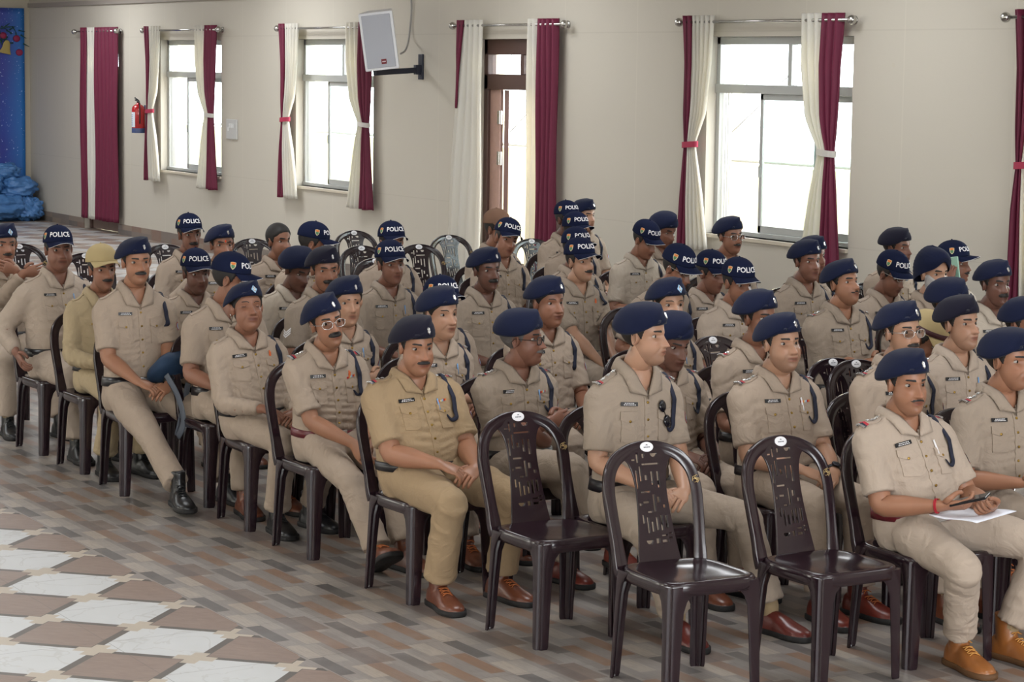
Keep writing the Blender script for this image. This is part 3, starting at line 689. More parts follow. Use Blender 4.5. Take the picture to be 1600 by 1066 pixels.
        obj('lens', lg.mesh('lens', [mat('spectacle_glass', (0.9, 0.92, 0.95, 1), 0.05, trans=1.0)], smooth=False), fr)
    if o.get('tika'):
        b = MB(); hit_x = 0.088; b.loft([np.stack([np.full(10, hit_x+dx), q*0.0045*np.cos(np.linspace(0, 6.28, 10, endpoint=False)), 0.030+q*0.008*np.sin(np.linspace(0, 6.28, 10, endpoint=False))], -1) for dx, q in ((-0.006, 1), (0.0, 1), (0.0008, 0.5))]); on_head('forehead_mark', b.mesh('forehead_mark', [mat('vermilion', rgb(215, 70, 30), 0.8)]), 'orange forehead mark')
    if o.get('earring'):
        b = MB(); b.tube([(-0.006, -0.083, -0.036), (-0.006, -0.087, -0.036)], 0.0045, 10); on_head('earring', b.mesh('earring', [SILVER]), 'small pearl stud')
    # ---- shirt
    vox = 0.0085 if near else 0.0125
    st = MB(); zs = [0.515, 0.545, 0.575, 0.61, 0.65, 0.69, 0.73, 0.77, 0.81, 0.845, 0.875, 0.9, 0.92, 0.938, 0.952, 0.965, 0.975]
    st.loft([T(tor_ring(z, belly, wide, 40, 0.004 if z > 0.56 else -0.004)) for z in zs])
    longs = o.get('sleeve', 'short') == 'long'; creases = []
    for shp, el, wr, s in arms:
        ua = nrm(el-shp); fa = nrm(wr-el); root_in = T((0.0, s*0.10*wide, 0.875))
        if longs:
            ctr = [root_in, shp+np.array([0, 0, 0.004]), (shp+el)/2, el-ua*0.03, el+fa*0.03, (el+wr)/2, wr-fa*0.025]; r = [0.058, 0.066, 0.060, 0.056, 0.054, 0.046, 0.038]
            creases.append((el, fa, 0.10, 0.0035)); creases.append((el+(wr-el)*0.6, fa, 0.10, 0.0022))
        else:
            e2 = shp+(el-shp)*o.get('sl', 0.82); ctr = [root_in, shp+np.array([0, 0, 0.004]), (shp+e2)/2, e2-ua*0.02, e2]; r = [0.060, 0.067, 0.063, 0.063, 0.064]
        r = np.array(r)*(0.35+0.65*ak)*(0.92 if fp.get('female') else 1); Q = catmull(ctr, 16); st.tube(Q, np.interp(np.linspace(0, 1, 16), np.linspace(0, 1, len(r)), r), 18, flat=0.95, ref=(0, 0, 1))
        creases.append((T((0.05, s*0.15*wide, 0.80)), (0.3, s*0.6, 0.7), 0.085, 0.0024))
    for zc in (0.62, 0.70): creases.append((T((0.10+belly, 0.02*rr.uniform(-1, 1), zc)), (0.0, rr.uniform(-0.25, 0.25), 1.0), 0.15, 0.0022))
    sv, sf, sn = remesh(*st.arrays(), vox, 4)
    sv = folds(sv, sn, creases, 0.0016, seed)
    # open neck: drop the shirt faces inside the V and above the collar line (measured in the torso's own frame)
    vb = T((0.10, 0, 0.895)); vt = T((0.05, 0, 0.975)); upv = nrm(vt-vb); bl = rotz(po.tw)@np.array([0, 1, 0]); fx = np.cross(bl, upv)
    q = sv-vb; hh = q@upv; yy = np.abs(q@bl); ff_ = (q-np.array([0, 0, 0]))@nrm(np.cross(bl, upv)); top = T((0.0, 0, 0.985))
    kill = ((hh > 0) & (yy < hh*0.92+0.004) & (np.linalg.norm(q, axis=1) < 0.16) & (((sv-T((0.0, 0, 0.93)))@(-fx)) < 0.0 if False else ((sv-T((0.012, 0, 0.93)))@fx > 0))) 
    sf = [f for f in sf if not all(kill[i] for i in f)]
    bvh = BVHTree.FromPolygons([tuple(v) for v in sv.tolist()], sf)
    shirt = obj('shirt', mk_mesh('shirt', sv, sf, [sh_m]), R0, label='khaki uniform shirt')
    def front(y, z, off=0.0):
        """point on the shirt's front at upright (y, z)"""
        cx, w, f, bb = tor_at(z, belly, wide); a, b = T((cx+f*max(0.05, 1-(abs(y)/w)**2.3)**0.45+0.05, y, z)), T((0.0, y, z)); h = bvh.ray_cast(Vector(a), Vector(nrm(b-a)))
        if h[0] is None:
            return T((cx+f*max(0, 1-(y/w)**2)**0.5+off, y, z)), nrm(a-b)
        n = np.array(h[1]); n = n if n@(a-b) > 0 else -n
        return np.array(h[0])+nrm(0.6*n+0.4*nrm(a-b))*off, n
    def slab(ys, zs_, th, prof=None):
        """a thin panel lying on the shirt; ys/zs grids in torso coordinates"""
        P = []; 
        for i, z in enumerate(zs_):
            P.append([front(y, z if prof is None else prof(y, z), 0)[0] for y in (ys(z) if callable(ys) else ys)])
        P = np.array(P); c = P.mean((0, 1)); n = nrm(np.cross(P[-1, 0]-P[0, 0], P[0, -1]-P[0, 0])); a = T((0.5, 0, 0.8))-T((0, 0, 0.8)); n = n if n@a > 0 else -n
        hi = P+n*th; lo = P-n*0.002; b = MB(); b.grid(hi); ring = lambda Q: np.concatenate([Q[0], Q[1:, -1], Q[-1, ::-1][1:], Q[::-1, 0][1:-1]])
        b.loft([ring(lo), ring(hi)], 0, (False, False)); return b
    # collar
    cb = MB()
    inner = [(0.112, 0.003, 0.892), (0.088, 0.026, 0.930), (0.066, 0.048, 0.968), (0.020, 0.066, 0.992), (-0.035, 0.058, 1.003), (-0.062, 0.0, 1.008)]
    outer = [(0.114, 0.006, 0.886), (0.106, 0.076, 0.898), (0.082, 0.088, 0.934), (0.010, 0.094, 0.957), (-0.060, 0.080, 0.962), (-0.094, 0.0, 0.964)]
    pk = [(0.114, 0.005, 0.890), (0.099, 0.034, 0.925), (0.074, 0.058, 0.962), (0.018, 0.074, 0.988), (-0.048, 0.066, 0.998), (-0.076, 0.0, 1.001)]
    for_c = []
    for L in (inner, pk, outer):
        half = np.array(L); full = np.vstack([half, (half*[1, -1, 1])[::-1][1:]]); for_c.append(catmull(full, 41))
    C = np.array(for_c)
    for r_, L in ((1, pk), (2, outer)):                         # sharp collar points
        for j, t in enumerate(np.linspace(0, 10, 41)):
            t = min(t, 10-t); sg = 1 if j <= 20 else -1
            if t < 2: i_ = int(t); C[r_, j] = (np.array(L[i_])*(1-t+i_)+np.array(L[i_+1])*(t-i_))*[1, sg, 1]
    for r_ in (2,):                                             # rest the leaf's outer edge on the cloth
        for j in range(C.shape[1]):
            x, y, z = C[r_, j]
            if x > 0.02: 
                p_, n_ = front(y, z, 0.0085); C[r_, j] = p_
            else: C[r_, j] = T(C[r_, j])
    C[0] = T(C[0]); C[1] = T(C[1])
    mid2 = (C[1]+C[2])/2+nrm(C[1]+C[2]-2*T((0, 0, 0.94)))*0.002
    rows = [C[0]+[0, 0, -0.02], C[0], C[1], mid2, C[2]]; cb.grid(rows)
    co = obj('collar', cb.mesh('collar', [sh_m]), shirt); m = co.modifiers.new('t', 'SOLIDIFY'); m.thickness = 0.003; m.offset = 0; pass
    near2 = near or o.get('mid', True)
    zb = 0.60
    pl = slab(np.array([-0.015, 0.015]), np.linspace(0.885, zb, 22), 0.0036); obj('placket', pl.mesh('placket', [sh_m]), shirt)
    def button(p_, n_):
        if 'btn' not in MATS: MATS['btn'] = MB().tube([(0, 0, -0.002), (0, 0, 0.0012), (0, 0, 0.0018)], [0.0058, 0.0058, 0.003], 10).mesh('button', [GOLD])
        q = obj('button', MATS['btn'], shirt); q.matrix_local = Matrix.Translation(Vector(p_))@Vector(n_).to_track_quat('Z', 'Y').to_matrix().to_4x4()
    for z in np.linspace(0.865, 0.64, 5): button(*front(0.0, z, 0.0052))
    for s in (-1, 1):
        pk_ = slab(np.linspace(s*0.052, s*0.118, 7), np.linspace(0.825, 0.735, 7), 0.0045); obj('pocket', pk_.mesh('pocket', [sh_m]), shirt)
        fl = slab(np.linspace(s*0.048, s*0.122, 9), np.linspace(0, 1, 4), 0.0085, prof=lambda y, t: 0.838-t*(0.028+0.012*(1-abs(abs(y)-0.085)/0.037))); obj('pocket_flap', fl.mesh('pocket_flap', [sh_m]), shirt)
        button(*front(s*0.085, 0.806, 0.0095))
    # name plate on the wearer's right
    if o.get('plate', True):
        c0, n0 = front(-0.085, 0.862, 0.005); up = nrm(T((0.1, 0, 0.88))-T((0.1, 0, 0.84))); rt = nrm(np.cross(up, n0)); up = np.cross(n0, rt); Rm = np.stack([n0, rt, up], 1)
        b = MB(); b.box(c0, (0.003, 0.074, 0.0165), 0, Rm)
        for rz, ln in ((0.003, 0.042), (-0.0035, 0.05)):
            x = -ln/2
            while x < ln/2:
                w_ = rr.uniform(0.003, 0.009); b.box(c0+n0*0.0018+rt*(x+w_/2)+up*rz, (0.0006, w_*0.8, 0.0028), 1, Rm); x += w_+0.0012
        obj('name_plate', b.mesh('name_plate', [BLACKPL, WHITE], smooth=False), shirt, label='black name plate')
    dec = o.get('dec', '')
    if 'r' in dec:                                             # medal ribbons over the left pocket
        b = MB(); cols = [REDP, ORANGE, CREAM, SKYBADGE]
        c0, n0 = front(0.085, 0.852, 0.004); up = nrm(T((0.1, 0, 0.88))-T((0.1, 0, 0.84))); rt = nrm(np.cross(up, n0)); Rm = np.stack([n0, rt, up], 1)
        for i in range(6): b.box(c0-rt*0.023+rt*i*0.0095, (0.003, 0.0088, 0.010), i % 4, Rm)
        obj('ribbon_bar', b.mesh('ribbon_bar', cols, smooth=False), shirt, label='coloured medal ribbons')
    if 'o' in dec:
        b = MB(); c0, n0 = front(0.078, 0.865, 0.004); up = nrm(T((0.1, 0, 0.88))-T((0.1, 0, 0.84))); rt = nrm(np.cross(up, n0)); Rm = np.stack([n0, rt, up], 1)
        b.box(c0, (0.003, 0.006, 0.034), 0, Rm); b.box(c0+rt*0.006-up*0.004, (0.003, 0.005, 0.026), 0, Rm); obj('lapel_ribbon', b.mesh('lapel_ribbon', [mat('orange_cloth', rgb(225, 110, 60), 0.7)], smooth=False), shirt, label='orange lapel ribbon')
    if 'p' in dec:
        p1, n1 = front(0.062, 0.862, 0.007); p2, _ = front(0.062, 0.815, 0.007); b = MB(); b.tube([p1, p2], 0.0036, 8); obj('pen', b.mesh('pen', [mat('pen_blue', rgb(110, 150, 195), 0.3)]), shirt, label='pale blue pen in the pocket')
    if 'w' in dec:
        p1, n1 = front(0.062, 0.868, 0.007); p2, _ = front(0.066, 0.815, 0.007); b = MB(); b.tube([p1, p2], 0.0040, 8); obj('pen', b.mesh('pen', [WHITE]), shirt, label='white pen in the pocket')
    if 's' in dec:
        b = MB(); pts = [front(0.070, 0.85, 0.012)[0], front(0.094, 0.80, 0.014)[0]]; n0 = front(0.08, 0.82)[1]
        for p_ in pts:
            a = np.linspace(0, 2*math.pi, 16, endpoint=False); u = nrm(np.cross(n0, (0, 0, 1))); v = np.cross(n0, u); b.loft([p_+(np.cos(a)[:, None]*u*0.022+np.sin(a)[:, None]*v*0.026)*q+n0*h for q, h in ((0.9, -0.002), (1, 0), (0.7, 0.004))])
        b.tube([pts[0], pts[1]], 0.0018, 6); obj('sunglasses', b.mesh('sunglasses', [mat('dark_lens', rgb(14, 14, 24), 0.08)]), shirt, label='sunglasses hooked on the shirt pocket')
    # shoulder straps
    def top_pt(y, x, off=0.0):
        a = T((x, y, 1.15)); b_ = T((x, y, 0.85)); h = bvh.ray_cast(Vector(a), Vector(nrm(b_-a)))
        if h[0] is None: return T((x, y, 0.93)), np.array([0, 0, 1.0])
        n = np.array(h[1]); n = n if n[2] > 0 else -n; return np.array(h[0])+n*off, n
    rank = o.get('rank', 0)
    for s in (-1, 1):
        ys = np.linspace(0.072, 0.165*wide+0.012, 9); xs_ = [-0.024, -0.012, 0.0, 0.012, 0.024]
        lo = np.array([[top_pt(s*y, x*(0.8+0.2*(y > 0.1)), -0.002)[0] for x in xs_] for y in ys]); hi = np.array([[top_pt(s*y, x*(0.8+0.2*(y > 0.1)), 0.005)[0] for x in xs_] for y in ys])
        b = MB(); b.grid(hi); ring = lambda Q: np.concatenate([Q[0], Q[1:, -1], Q[-1, ::-1][1:], Q[::-1, 0][1:-1]]); b.loft([ring(lo), ring(hi)], 0, (False, False))
        ep = obj('shoulder_strap', b.mesh('shoulder_strap', [sh_m]), shirt)
        if rank:
            b = MB()
            def band(y0, y1, mi): 
                P = np.array([[top_pt(s*y, x, 0.0075)[0] for x in (-0.025, 0, 0.025)] for y in (y0, y1)]); b.grid(P, mi)
            ye = 0.165*wide+0.010; band(ye-0.021, ye-0.012, 0)
            if rank > 1: band(ye-0.012, ye, 1)
            for i in range(min(rank, 3)):
                p_, n_ = top_pt(s*(ye-0.036-i*0.024), 0.0, 0.008); a = np.linspace(0, 2*math.pi, 16, endpoint=False); u = nrm(np.cross(n_, (0, 1, 0.1))); v = np.cross(n_, u); q = np.where(np.arange(16) % 2 == 0, 0.0125, 0.0075)[:, None]
                b.loft([p_+(np.cos(a)[:, None]*u+np.sin(a)[:, None]*v)*q, p_+n_*0.004+(np.cos(a)[:, None]*u+np.sin(a)[:, None]*v)*q*0.3], 2, (False, True))
            for j in range(5):
                p_, n_ = top_pt(s*(ye-0.002), -0.018+0.009*j, 0.008); b.box(p_, (0.008, 0.012, 0.005), 2)
            obj('rank_insignia', b.mesh('rank_insignia', [REDP, BLUECLOTH, SILVER], smooth=False), shirt, label='silver stars with a red stripe')
    if o.get('chevron'):
        b = MB()
        for shp, el, wr, s in arms[:1]:
            ua = nrm(el-shp); out_ = nrm(np.array([0.35, -1, 0.1])); ac = np.cross(ua, out_)
            for i in range(3):
                for sg in (1, -1):
                    p0 = shp+ua*(0.14-0.014*i); P = []
                    for t in (0, 1):
                        for wd_ in (-0.005, 0.005):
                            q0 = p0+ac*sg*0.030*t-ua*(0.020*t)+ua*wd_+out_*0.2; h = bvh.ray_cast(Vector(q0), Vector(-out_)); P.append(np.array(h[0])+out_*0.003 if h[0] is not None else q0-out_*0.14)
                    b.add(P, [(0, 1, 3, 2)])
        obj('chevrons', b.mesh('chevrons', [WHITE], smooth=False), shirt, label='white sleeve chevrons')
    if o.get('patch', True):
        shp, el, wr, s = arms[1]; ua = nrm(el-shp); out_ = nrm(np.array([0.55, 0.8, 0.0])); ac = np.cross(ua, out_); b = MB()
        for q_, mi, of in ((1.0, 0, 0.002), (0.72, 1, 0.003)):
            a = np.linspace(0, 2*math.pi, 14, endpoint=False); P = []
            for t in a:
                q0 = shp+ua*0.095+(ac*0.020*math.cos(t)+ua*0.026*math.sin(t))*q_+out_*0.2; h = bvh.ray_cast(Vector(q0), Vector(-out_)); P.append(np.array(h[0])+out_*of if h[0] is not None else q0-out_*0.13)
            P = np.array(P); b.add(np.vstack([P, P.mean(0)+out_*0.001]), [(14, i, (i+1) % 14) for i in range(14)], mi)
        obj('sleeve_patch', b.mesh('sleeve_patch', [REDP, SKYBADGE], smooth=False), shirt, label='red and blue sleeve patch')
    if o.get('lanyard', True):
        pts = [top_pt(0.130*wide, -0.02, 0.004)[0], top_pt(0.138*wide, 0.012, 0.008)[0], front(0.137*wide, 0.875, 0.010)[0], front(0.140*wide, 0.845, 0.009)[0], front(0.134*wide, 0.805, 0.009)[0], front(0.130*wide, 0.775, 0.009)[0]]+([front(0.112, 0.765, 0.010)[0], front(0.090, 0.790, 0.010)[0]] if rank else [T((0.03, 0.152*wide, 0.745)), T((-0.02, 0.150*wide, 0.735))])
        b = MB(); b.tube(catmull(pts, 30), np.interp(np.linspace(0, 1, 30), [0, 0.6, 0.8, 1], [0.0135, 0.0130, 0.010, 0.0045] if rank else [0.0135]*4), 8, flat=0.35, ref=(0, 1, 0)); obj('lanyard', b.mesh('lanyard', [BLUECLOTH]), shirt, label='navy shoulder cord')
    # ---- trousers
    tr = MB(); tr.loft([tor_ring(z, belly*(0.6 if z > 0.5 else 0.3), wide, 40, 0.006) if z <= 0.5 else T(tor_ring(z, belly*0.92, wide, 40, 0.006)) for z in (0.437, 0.45, 0.48, 0.51, 0.54, 0.565, 0.585)])
    lg = LEGS[o.get('legs', 'sit')]; lk = o.get('kn', lg[2]); feet = []; tcre = []; tk = 0.5+0.5*ak
    for i, s in ((0, -1), (1, 1)):
        ft_ = o.get('footR' if i == 0 else 'footL', lg[i]); ax, ay_ = ft_[:2]; az_ = ft_[2] if len(ft_) > 2 else 0.10; hip = np.array([0.0, s*0.085*wide, 0.525]); ank = np.array([ax, s*ay_, az_])
        kn, ank = ik(hip, ank, 0.425, 0.395, (hip+ank)/2+np.array([0.25, s*(lk-0.12)*1.6, 0.5])); feet.append((kn, ank, s))
        ctr = [hip+[-0.05, 0, 0], hip+[0.05, 0, 0.002], hip+(kn-hip)*0.45, kn-(kn-hip)*0.10, kn+[0.012, 0, -0.006], kn+(ank-kn)*0.16, kn+(ank-kn)*0.5, kn+(ank-kn)*0.80, ank-(ank-kn)*o.get('hem', 0.08)]
        r = np.array([0.080, 0.089, 0.082, 0.069, 0.066, 0.064, 0.064, 0.064, 0.068])*np.array([tk*wide]*3+[tk]*6)
        Q = catmull(ctr, 26); tr.tube(Q, np.interp(np.linspace(0, 1, 26), np.linspace(0, 1, len(r)), r), 20, flat=0.97, ref=(0, 1, 0))
        u = nrm(kn-hip); tcre += [(kn+[0.0, 0, -0.03], nrm(ank-kn), 0.07, 0.0028), (hip+[0.08, 0, 0.05], (0.9, s*0.3, 0), 0.09, 0.0035), (ank, (0, 0, 1), 0.07, 0.0035)]
    tv, tf, tn = remesh(*tr.arrays(), vox*1.15, 3); tv = folds(tv, tn, tcre, 0.0020, seed+3, 30)
    obj('trousers', mk_mesh('trousers', tv, tf, [tr_m]), R0, label='khaki trousers')
    # ---- belt
    bz = 0.578; ring0 = [T(tor_ring(bz+dz, belly*0.92, wide, 48, of)) for dz, of in ((-0.019, 0.006), (-0.019, 0.0125), (0.019, 0.0125), (0.019, 0.006))]; b = MB(); b.loft(ring0, 0, (False, False))
    bcol = o.get('belt', 'black'); bo = obj('belt', b.mesh('belt', [mat('belt_'+bcol, {'black': rgb(24, 22, 26), 'maroon': rgb(92, 20, 30)}[bcol], 0.3, spec=0.6)]), R0, label=bcol+' leather belt')
    c0 = (ring0[1][0]+ring0[2][0])/2; n0 = nrm(np.cross(ring0[1][1]-ring0[1][-1], ring0[2][0]-ring0[1][0])); n0 = n0 if n0[0] > 0 else -n0; up = nrm(ring0[2][0]-ring0[1][0]); rt = np.cross(up, n0)
    b = MB(); b.box(c0+n0*0.004, (0.007, 0.075, 0.046), 0, np.stack([n0, rt, up], 1)); bk = obj('buckle', b.mesh('buckle', [SILVER], smooth=False), bo, label='silver buckle'); bevel(bk, 0.003)
    # ---- socks and shoes
    up_, sp = shoe_mesh(o.get('shoe', 'brown'))
    for kn, ank, s in feet:
        yaw = math.radians(s*8)+o.get('fyaw', 0); tilt = o.get('ftilt', {}).get(s, 0)
        sb = MB(); sb.tube([ank+(kn-ank)*0.28, ank+[0, 0, 0.01], (ank[0]-0.005, ank[1], ank[2]-0.05)], [0.042, 0.034, 0.036], 14, ref=(0, 1, 0)); obj('sock', sb.mesh('sock', [mat('sock_'+o.get('sock', 'khaki'), {'khaki': rgb(150, 130, 100), 'black': rgb(26, 26, 30), 'blue': rgb(40, 60, 110)}[o.get('sock', 'khaki')], 0.9)]), R0)
        so = obj('boot' if o.get('shoe', 'brown') != 'loafer' else 'shoe', up_, R0, (ank[0]+0.010, ank[1], (0.0 if not tilt else 0.035)+max(0, ank[2]-0.10)), (0, -tilt, yaw), label={'brown': 'brown leather boot', 'redbrown': 'dark red-brown leather boot', 'tan': 'tan leather boot', 'black': 'black leather boot', 'loafer': 'dark brown leather shoe'}[o.get('shoe', 'brown')])
        so.scale = (1.12, 1.12, 1.10)
        for nm, me, lab in sp: obj(nm, me, so)
    # ---- wrist things
    for key, i in (('watch', 1), ('watchR', 0), ('thread', 0)):
        if o.get(key):
            shp, el, wr, s = arms[i]; fa = nrm(wr-el); b = MB(); c0 = wr-fa*0.022; a = np.linspace(0, 2*math.pi, 22, endpoint=False); n = np.array(pose[i][2], float); n = nrm(n-fa*(n@fa)); w = np.cross(fa, n)
            loop = c0+np.cos(a)[:, None]*w*0.0315+np.sin(a)[:, None]*n*0.0265
            if key == 'thread': b.tube(loop, 0.003, 6, closed=True); b.tube(loop+fa*0.006, 0.0025, 6, closed=True); obj('wrist_thread', b.mesh('wrist_thread', [REDP]), R0, label='red thread around the wrist')
            else:
                b.grid([loop-fa*0.010, loop-fa*0.010+nrm(loop-c0)*0.002, loop+fa*0.010+nrm(loop-c0)*0.002, loop+fa*0.010], wv=True); wo = obj('wristwatch', b.mesh('wristwatch', [mat('watch_strap', rgb(26, 26, 30), 0.5)]), R0, label='dark wristwatch')
                b = MB(); c1 = c0-n*0.0295; a = np.linspace(0, 2*math.pi, 20, endpoint=False); b.loft([c1+(np.cos(a)[:, None]*w+np.sin(a)[:, None]*fa)*q-n*h for q, h in ((0.020, 0), (0.020, 0.007), (0.016, 0.009))]); obj('watch_face', b.mesh('watch_face', [mat('watch_case', rgb(60, 62, 70), 0.3, metal=0.6)]), wo)
    out.update(arms=arms, T=T, belly=belly); return out
# ------------------------------------------------------------------ the hall
class NT:
    """small node-graph helper"""
    def __init__(s, m): s.nt = m.node_tree; s.N = s.nt.nodes; s.L = s.nt.links; s.b = s.N['Principled BSDF']
    def m(s, op, a, b=None, c=None, clamp=False):
        n = s.N.new('ShaderNodeMath'); n.operation = op; n.use_clamp = clamp
        for i, v in enumerate((a, b, c)):
            if v is None: continue
            if isinstance(v, (int, float)): n.inputs[i].default_value = v
            else: s.L.new(v, n.inputs[i])
        return n.outputs[0]
    def noise(s, vec, scale, detail=3, dist=0): 
        n = s.N.new('ShaderNodeTexNoise'); n.inputs['Scale'].default_value = scale; n.inputs['Detail'].default_value = detail; n.inputs['Distortion'].default_value = dist; s.L.new(vec, n.inputs['Vector']); return n.outputs['Fac']
    def comb(s, x, y, z=0.0):
        n = s.N.new('ShaderNodeCombineXYZ')
        for i, v in enumerate((x, y, z)):
            if isinstance(v, (int, float)): n.inputs[i].default_value = v
            else: s.L.new(v, n.inputs[i])
        return n.outputs[0]
    def mix(s, f, a, b):
        n = s.N.new('ShaderNodeMix'); n.data_type = 'RGBA'
        if isinstance(f, (int, float)): n.inputs[0].default_value = f
        else: s.L.new(f, n.inputs[0])
        for i, v in ((6, a), (7, b)):
            if isinstance(v, tuple): n.inputs[i].default_value = v
            else: s.L.new(v, n.inputs[i])
        return n.outputs[2]
    def rand(s, x, y):
        n = s.N.new('ShaderNodeTexWhiteNoise'); n.noise_dimensions = '2D'; s.L.new(s.comb(x, y), n.inputs['Vector']); return n.outputs['Value']
    def pos(s):
        g = s.N.new('ShaderNodeNewGeometry'); sp = s.N.new('ShaderNodeSeparateXYZ'); s.L.new(g.outputs['Position'], sp.inputs[0]); return g.outputs['Position'], sp.outputs[0], sp.outputs[1], sp.outputs[2]
    def ramp(s, f, stops, interp='CONSTANT'):
        n = s.N.new('ShaderNodeValToRGB'); n.color_ramp.interpolation = interp; e = n.color_ramp.elements
        while len(e) < len(stops): e.new(0.5)
        for i, (p, c) in enumerate(stops): e[i].position = p; e[i].color = c
        s.L.new(f, n.inputs[0]); return n.outputs[0]

def floor_material():
    m = mat('tiled_floor', (0.3, 0.28, 0.26, 1), 0.22, spec=0.5); g = NT(m); P, x, y, z = g.pos(); T = 0.6
    # 0.6 m tiles printed with narrow planks; each tile repeats the same plank colours
    X0, Y0 = 9.555, -3.972                                         # tile grid origin
    u = g.m('DIVIDE', g.m('ADD', x, X0), T); v = g.m('DIVIDE', g.m('ADD', y, Y0), T)
    nrow = 9.0
    rv = g.m('MULTIPLY', g.m('FRACT', g.m('ADD', v, 20.0)), nrow); row = g.m('FLOOR', rv); rfr = g.m('FRACT', rv)
    offs = g.rand(row, 3.7); uu = g.m('ADD', g.m('ADD', u, 40.0), offs)
    pu = g.m('MULTIPLY', g.m('FRACT', uu), 2.0); pi_ = g.m('FLOOR', pu); pf = g.m('FRACT', pu)
    r = g.rand(g.m('ADD', row, 0.3), g.m('ADD', pi_, 5.1))
    pc = g.ramp(r, [(0.0, rgb(146, 139, 134)), (0.25, rgb(137, 130, 125)), (0.45, rgb(156, 148, 140)), (0.65, rgb(142, 135, 130)), (0.85, rgb(150, 144, 139))])
    def plank(c_in, u0, u1, v0, v1, col):                        # one printed plank of the repeating tile
        du = g.m('FRACT', g.m('SUBTRACT', g.m('ADD', u, 60.0), u0/T)); dv = g.m('FRACT', g.m('SUBTRACT', g.m('ADD', v, 60.0), v0/T))
        return g.mix(g.m('MULTIPLY', g.m('LESS_THAN', du, (u1-u0)/T), g.m('LESS_THAN', dv, (v1-v0)/T)), c_in, col)
    for q in ((0.0, 0.31, 0.0, 0.066, rgb(98, 94, 92)), (0.201, 0.53, 0.163, 0.230, rgb(137, 113, 98)), (0.53, 0.80, 0.163, 0.230, rgb(112, 100, 95)), (0.307, 0.655, 0.382, 0.448, rgb(139, 112, 94)), (0.22, 0.55, 0.525, 0.592, rgb(137, 110, 92)),
              (0.10, 0.40, 0.315, 0.382, rgb(108, 102, 99)), (0.40, 0.62, 0.0, 0.066, rgb(168, 158, 147)), (0.0, 0.20, 0.448, 0.525, rgb(164, 155, 145)), (0.80, 1.0, 0.098, 0.163, rgb(166, 155, 143)), (-0.05, 0.2, 0.230, 0.30, rgb(126, 112, 104))): pc = plank(pc, *q)
    grain = g.noise(g.comb(g.m('MULTIPLY', x, 3.0), g.m('MULTIPLY', y, 28.0), z), 4, 5, 0.4)
    blotch = g.noise(P, 5.0, 4)
    pc = g.mix(g.m('MULTIPLY', g.m('SUBTRACT', grain, 0.42, None, True), 1.0, None, True), pc, rgb(104, 98, 94))
    pc = g.mix(g.m('MULTIPLY', g.m('SUBTRACT', blotch, 0.45, None, True), 0.9, None, True), pc, rgb(158, 154, 150))
    # printed marble and wood diamonds on the aisle tiles
    s_ = g.m('ADD', g.m('DIVIDE', g.m('ADD', x, 10.351), T), 50.0); t_ = g.m('ADD', g.m('DIVIDE', g.m('SUBTRACT', y, 3.584), T), 50.0)
    a = g.m('ADD', s_, t_); b = g.m('SUBTRACT', s_, t_)
    ca = g.m('FLOOR', a); cb = g.m('FLOOR', b); fa = g.m('FRACT', a); fb = g.m('FRACT', b)
    chk = g.m('MODULO', g.m('ADD', g.m('ADD', ca, cb), 200.0), 2.0); white = g.m('LESS_THAN', chk, 0.5)
    vein = g.m('LESS_THAN', g.m('ABSOLUTE', g.m('SUBTRACT', g.noise(P, 3.0, 3, 1.2), 0.5)), 0.012)
    marble = g.mix(g.m('MULTIPLY', vein, 0.22), g.mix(g.noise(P, 6, 3), rgb(196, 198, 198), rgb(208, 210, 212)), rgb(160, 156, 146))
    wood = g.mix(g.noise(g.comb(g.m('MULTIPLY', fa, 2.0), g.m('MULTIPLY', fb, 9.0), ca), 2.5, 4, 0.8), rgb(120, 100, 90), rgb(152, 132, 120))
    dia = g.mix(white, wood, marble)
    ea = g.m('MINIMUM', fa, g.m('SUBTRACT', 1.0, fa)); eb = g.m('MINIMUM', fb, g.m('SUBTRACT', 1.0, fb))
    bandw = 0.085; inb = g.m('LESS_THAN', g.m('MINIMUM', ea, eb), bandw)
    nw = g.m('MULTIPLY', inb, g.m('SUBTRACT', 1.0, white)); col = g.mix(nw, dia, rgb(88, 82, 76))
    cor = g.m('MULTIPLY', g.m('GREATER_THAN', g.m('MAXIMUM', g.m('SUBTRACT', 0.5, ea), g.m('SUBTRACT', 0.5, eb)), 0.425), g.m('GREATER_THAN', g.m('MINIMUM', g.m('SUBTRACT', 0.5, ea), g.m('SUBTRACT', 0.5, eb)), 0.30))
    ln = g.m('LESS_THAN', g.m('MINIMUM', ea, eb), 0.075); cor = g.m('MULTIPLY', cor, ln); col = g.mix(cor, col, rgb(186, 174, 158))
    tri = g.m('MAXIMUM', g.m('LESS_THAN', y, 3.884), g.m('MULTIPLY', g.m('LESS_THAN', y, 3.958), g.m('SUBTRACT', 1.0, white)))
    # the far end of the hall is laid with the diamonds again
    far = g.m('LESS_THAN', x, -19.3); use = g.m('MAXIMUM', tri, far)
    # saw-tooth border: half diamonds in wood only
    c = g.mix(g.m('MULTIPLY', use, g.m('SUBTRACT', 1.0, g.m('MULTIPLY', far, 0.5))), pc, col)
    gu = g.m('FRACT', u); gv = g.m('FRACT', g.m('ADD', v, 20.0)); gr = g.m('MINIMUM', g.m('MINIMUM', gu, g.m('SUBTRACT', 1.0, gu)), g.m('MINIMUM', gv, g.m('SUBTRACT', 1.0, gv)))
    c = g.mix(g.m('MULTIPLY', g.m('LESS_THAN', gr, 0.003), 0.5), c, rgb(90, 84, 80))
    g.L.new(c, g.b.inputs['Base Color'])
    g.L.new(g.m('ADD', 0.30, g.m('MULTIPLY', g.noise(P, 3.0, 4), 0.16)), g.b.inputs['Roughness'])
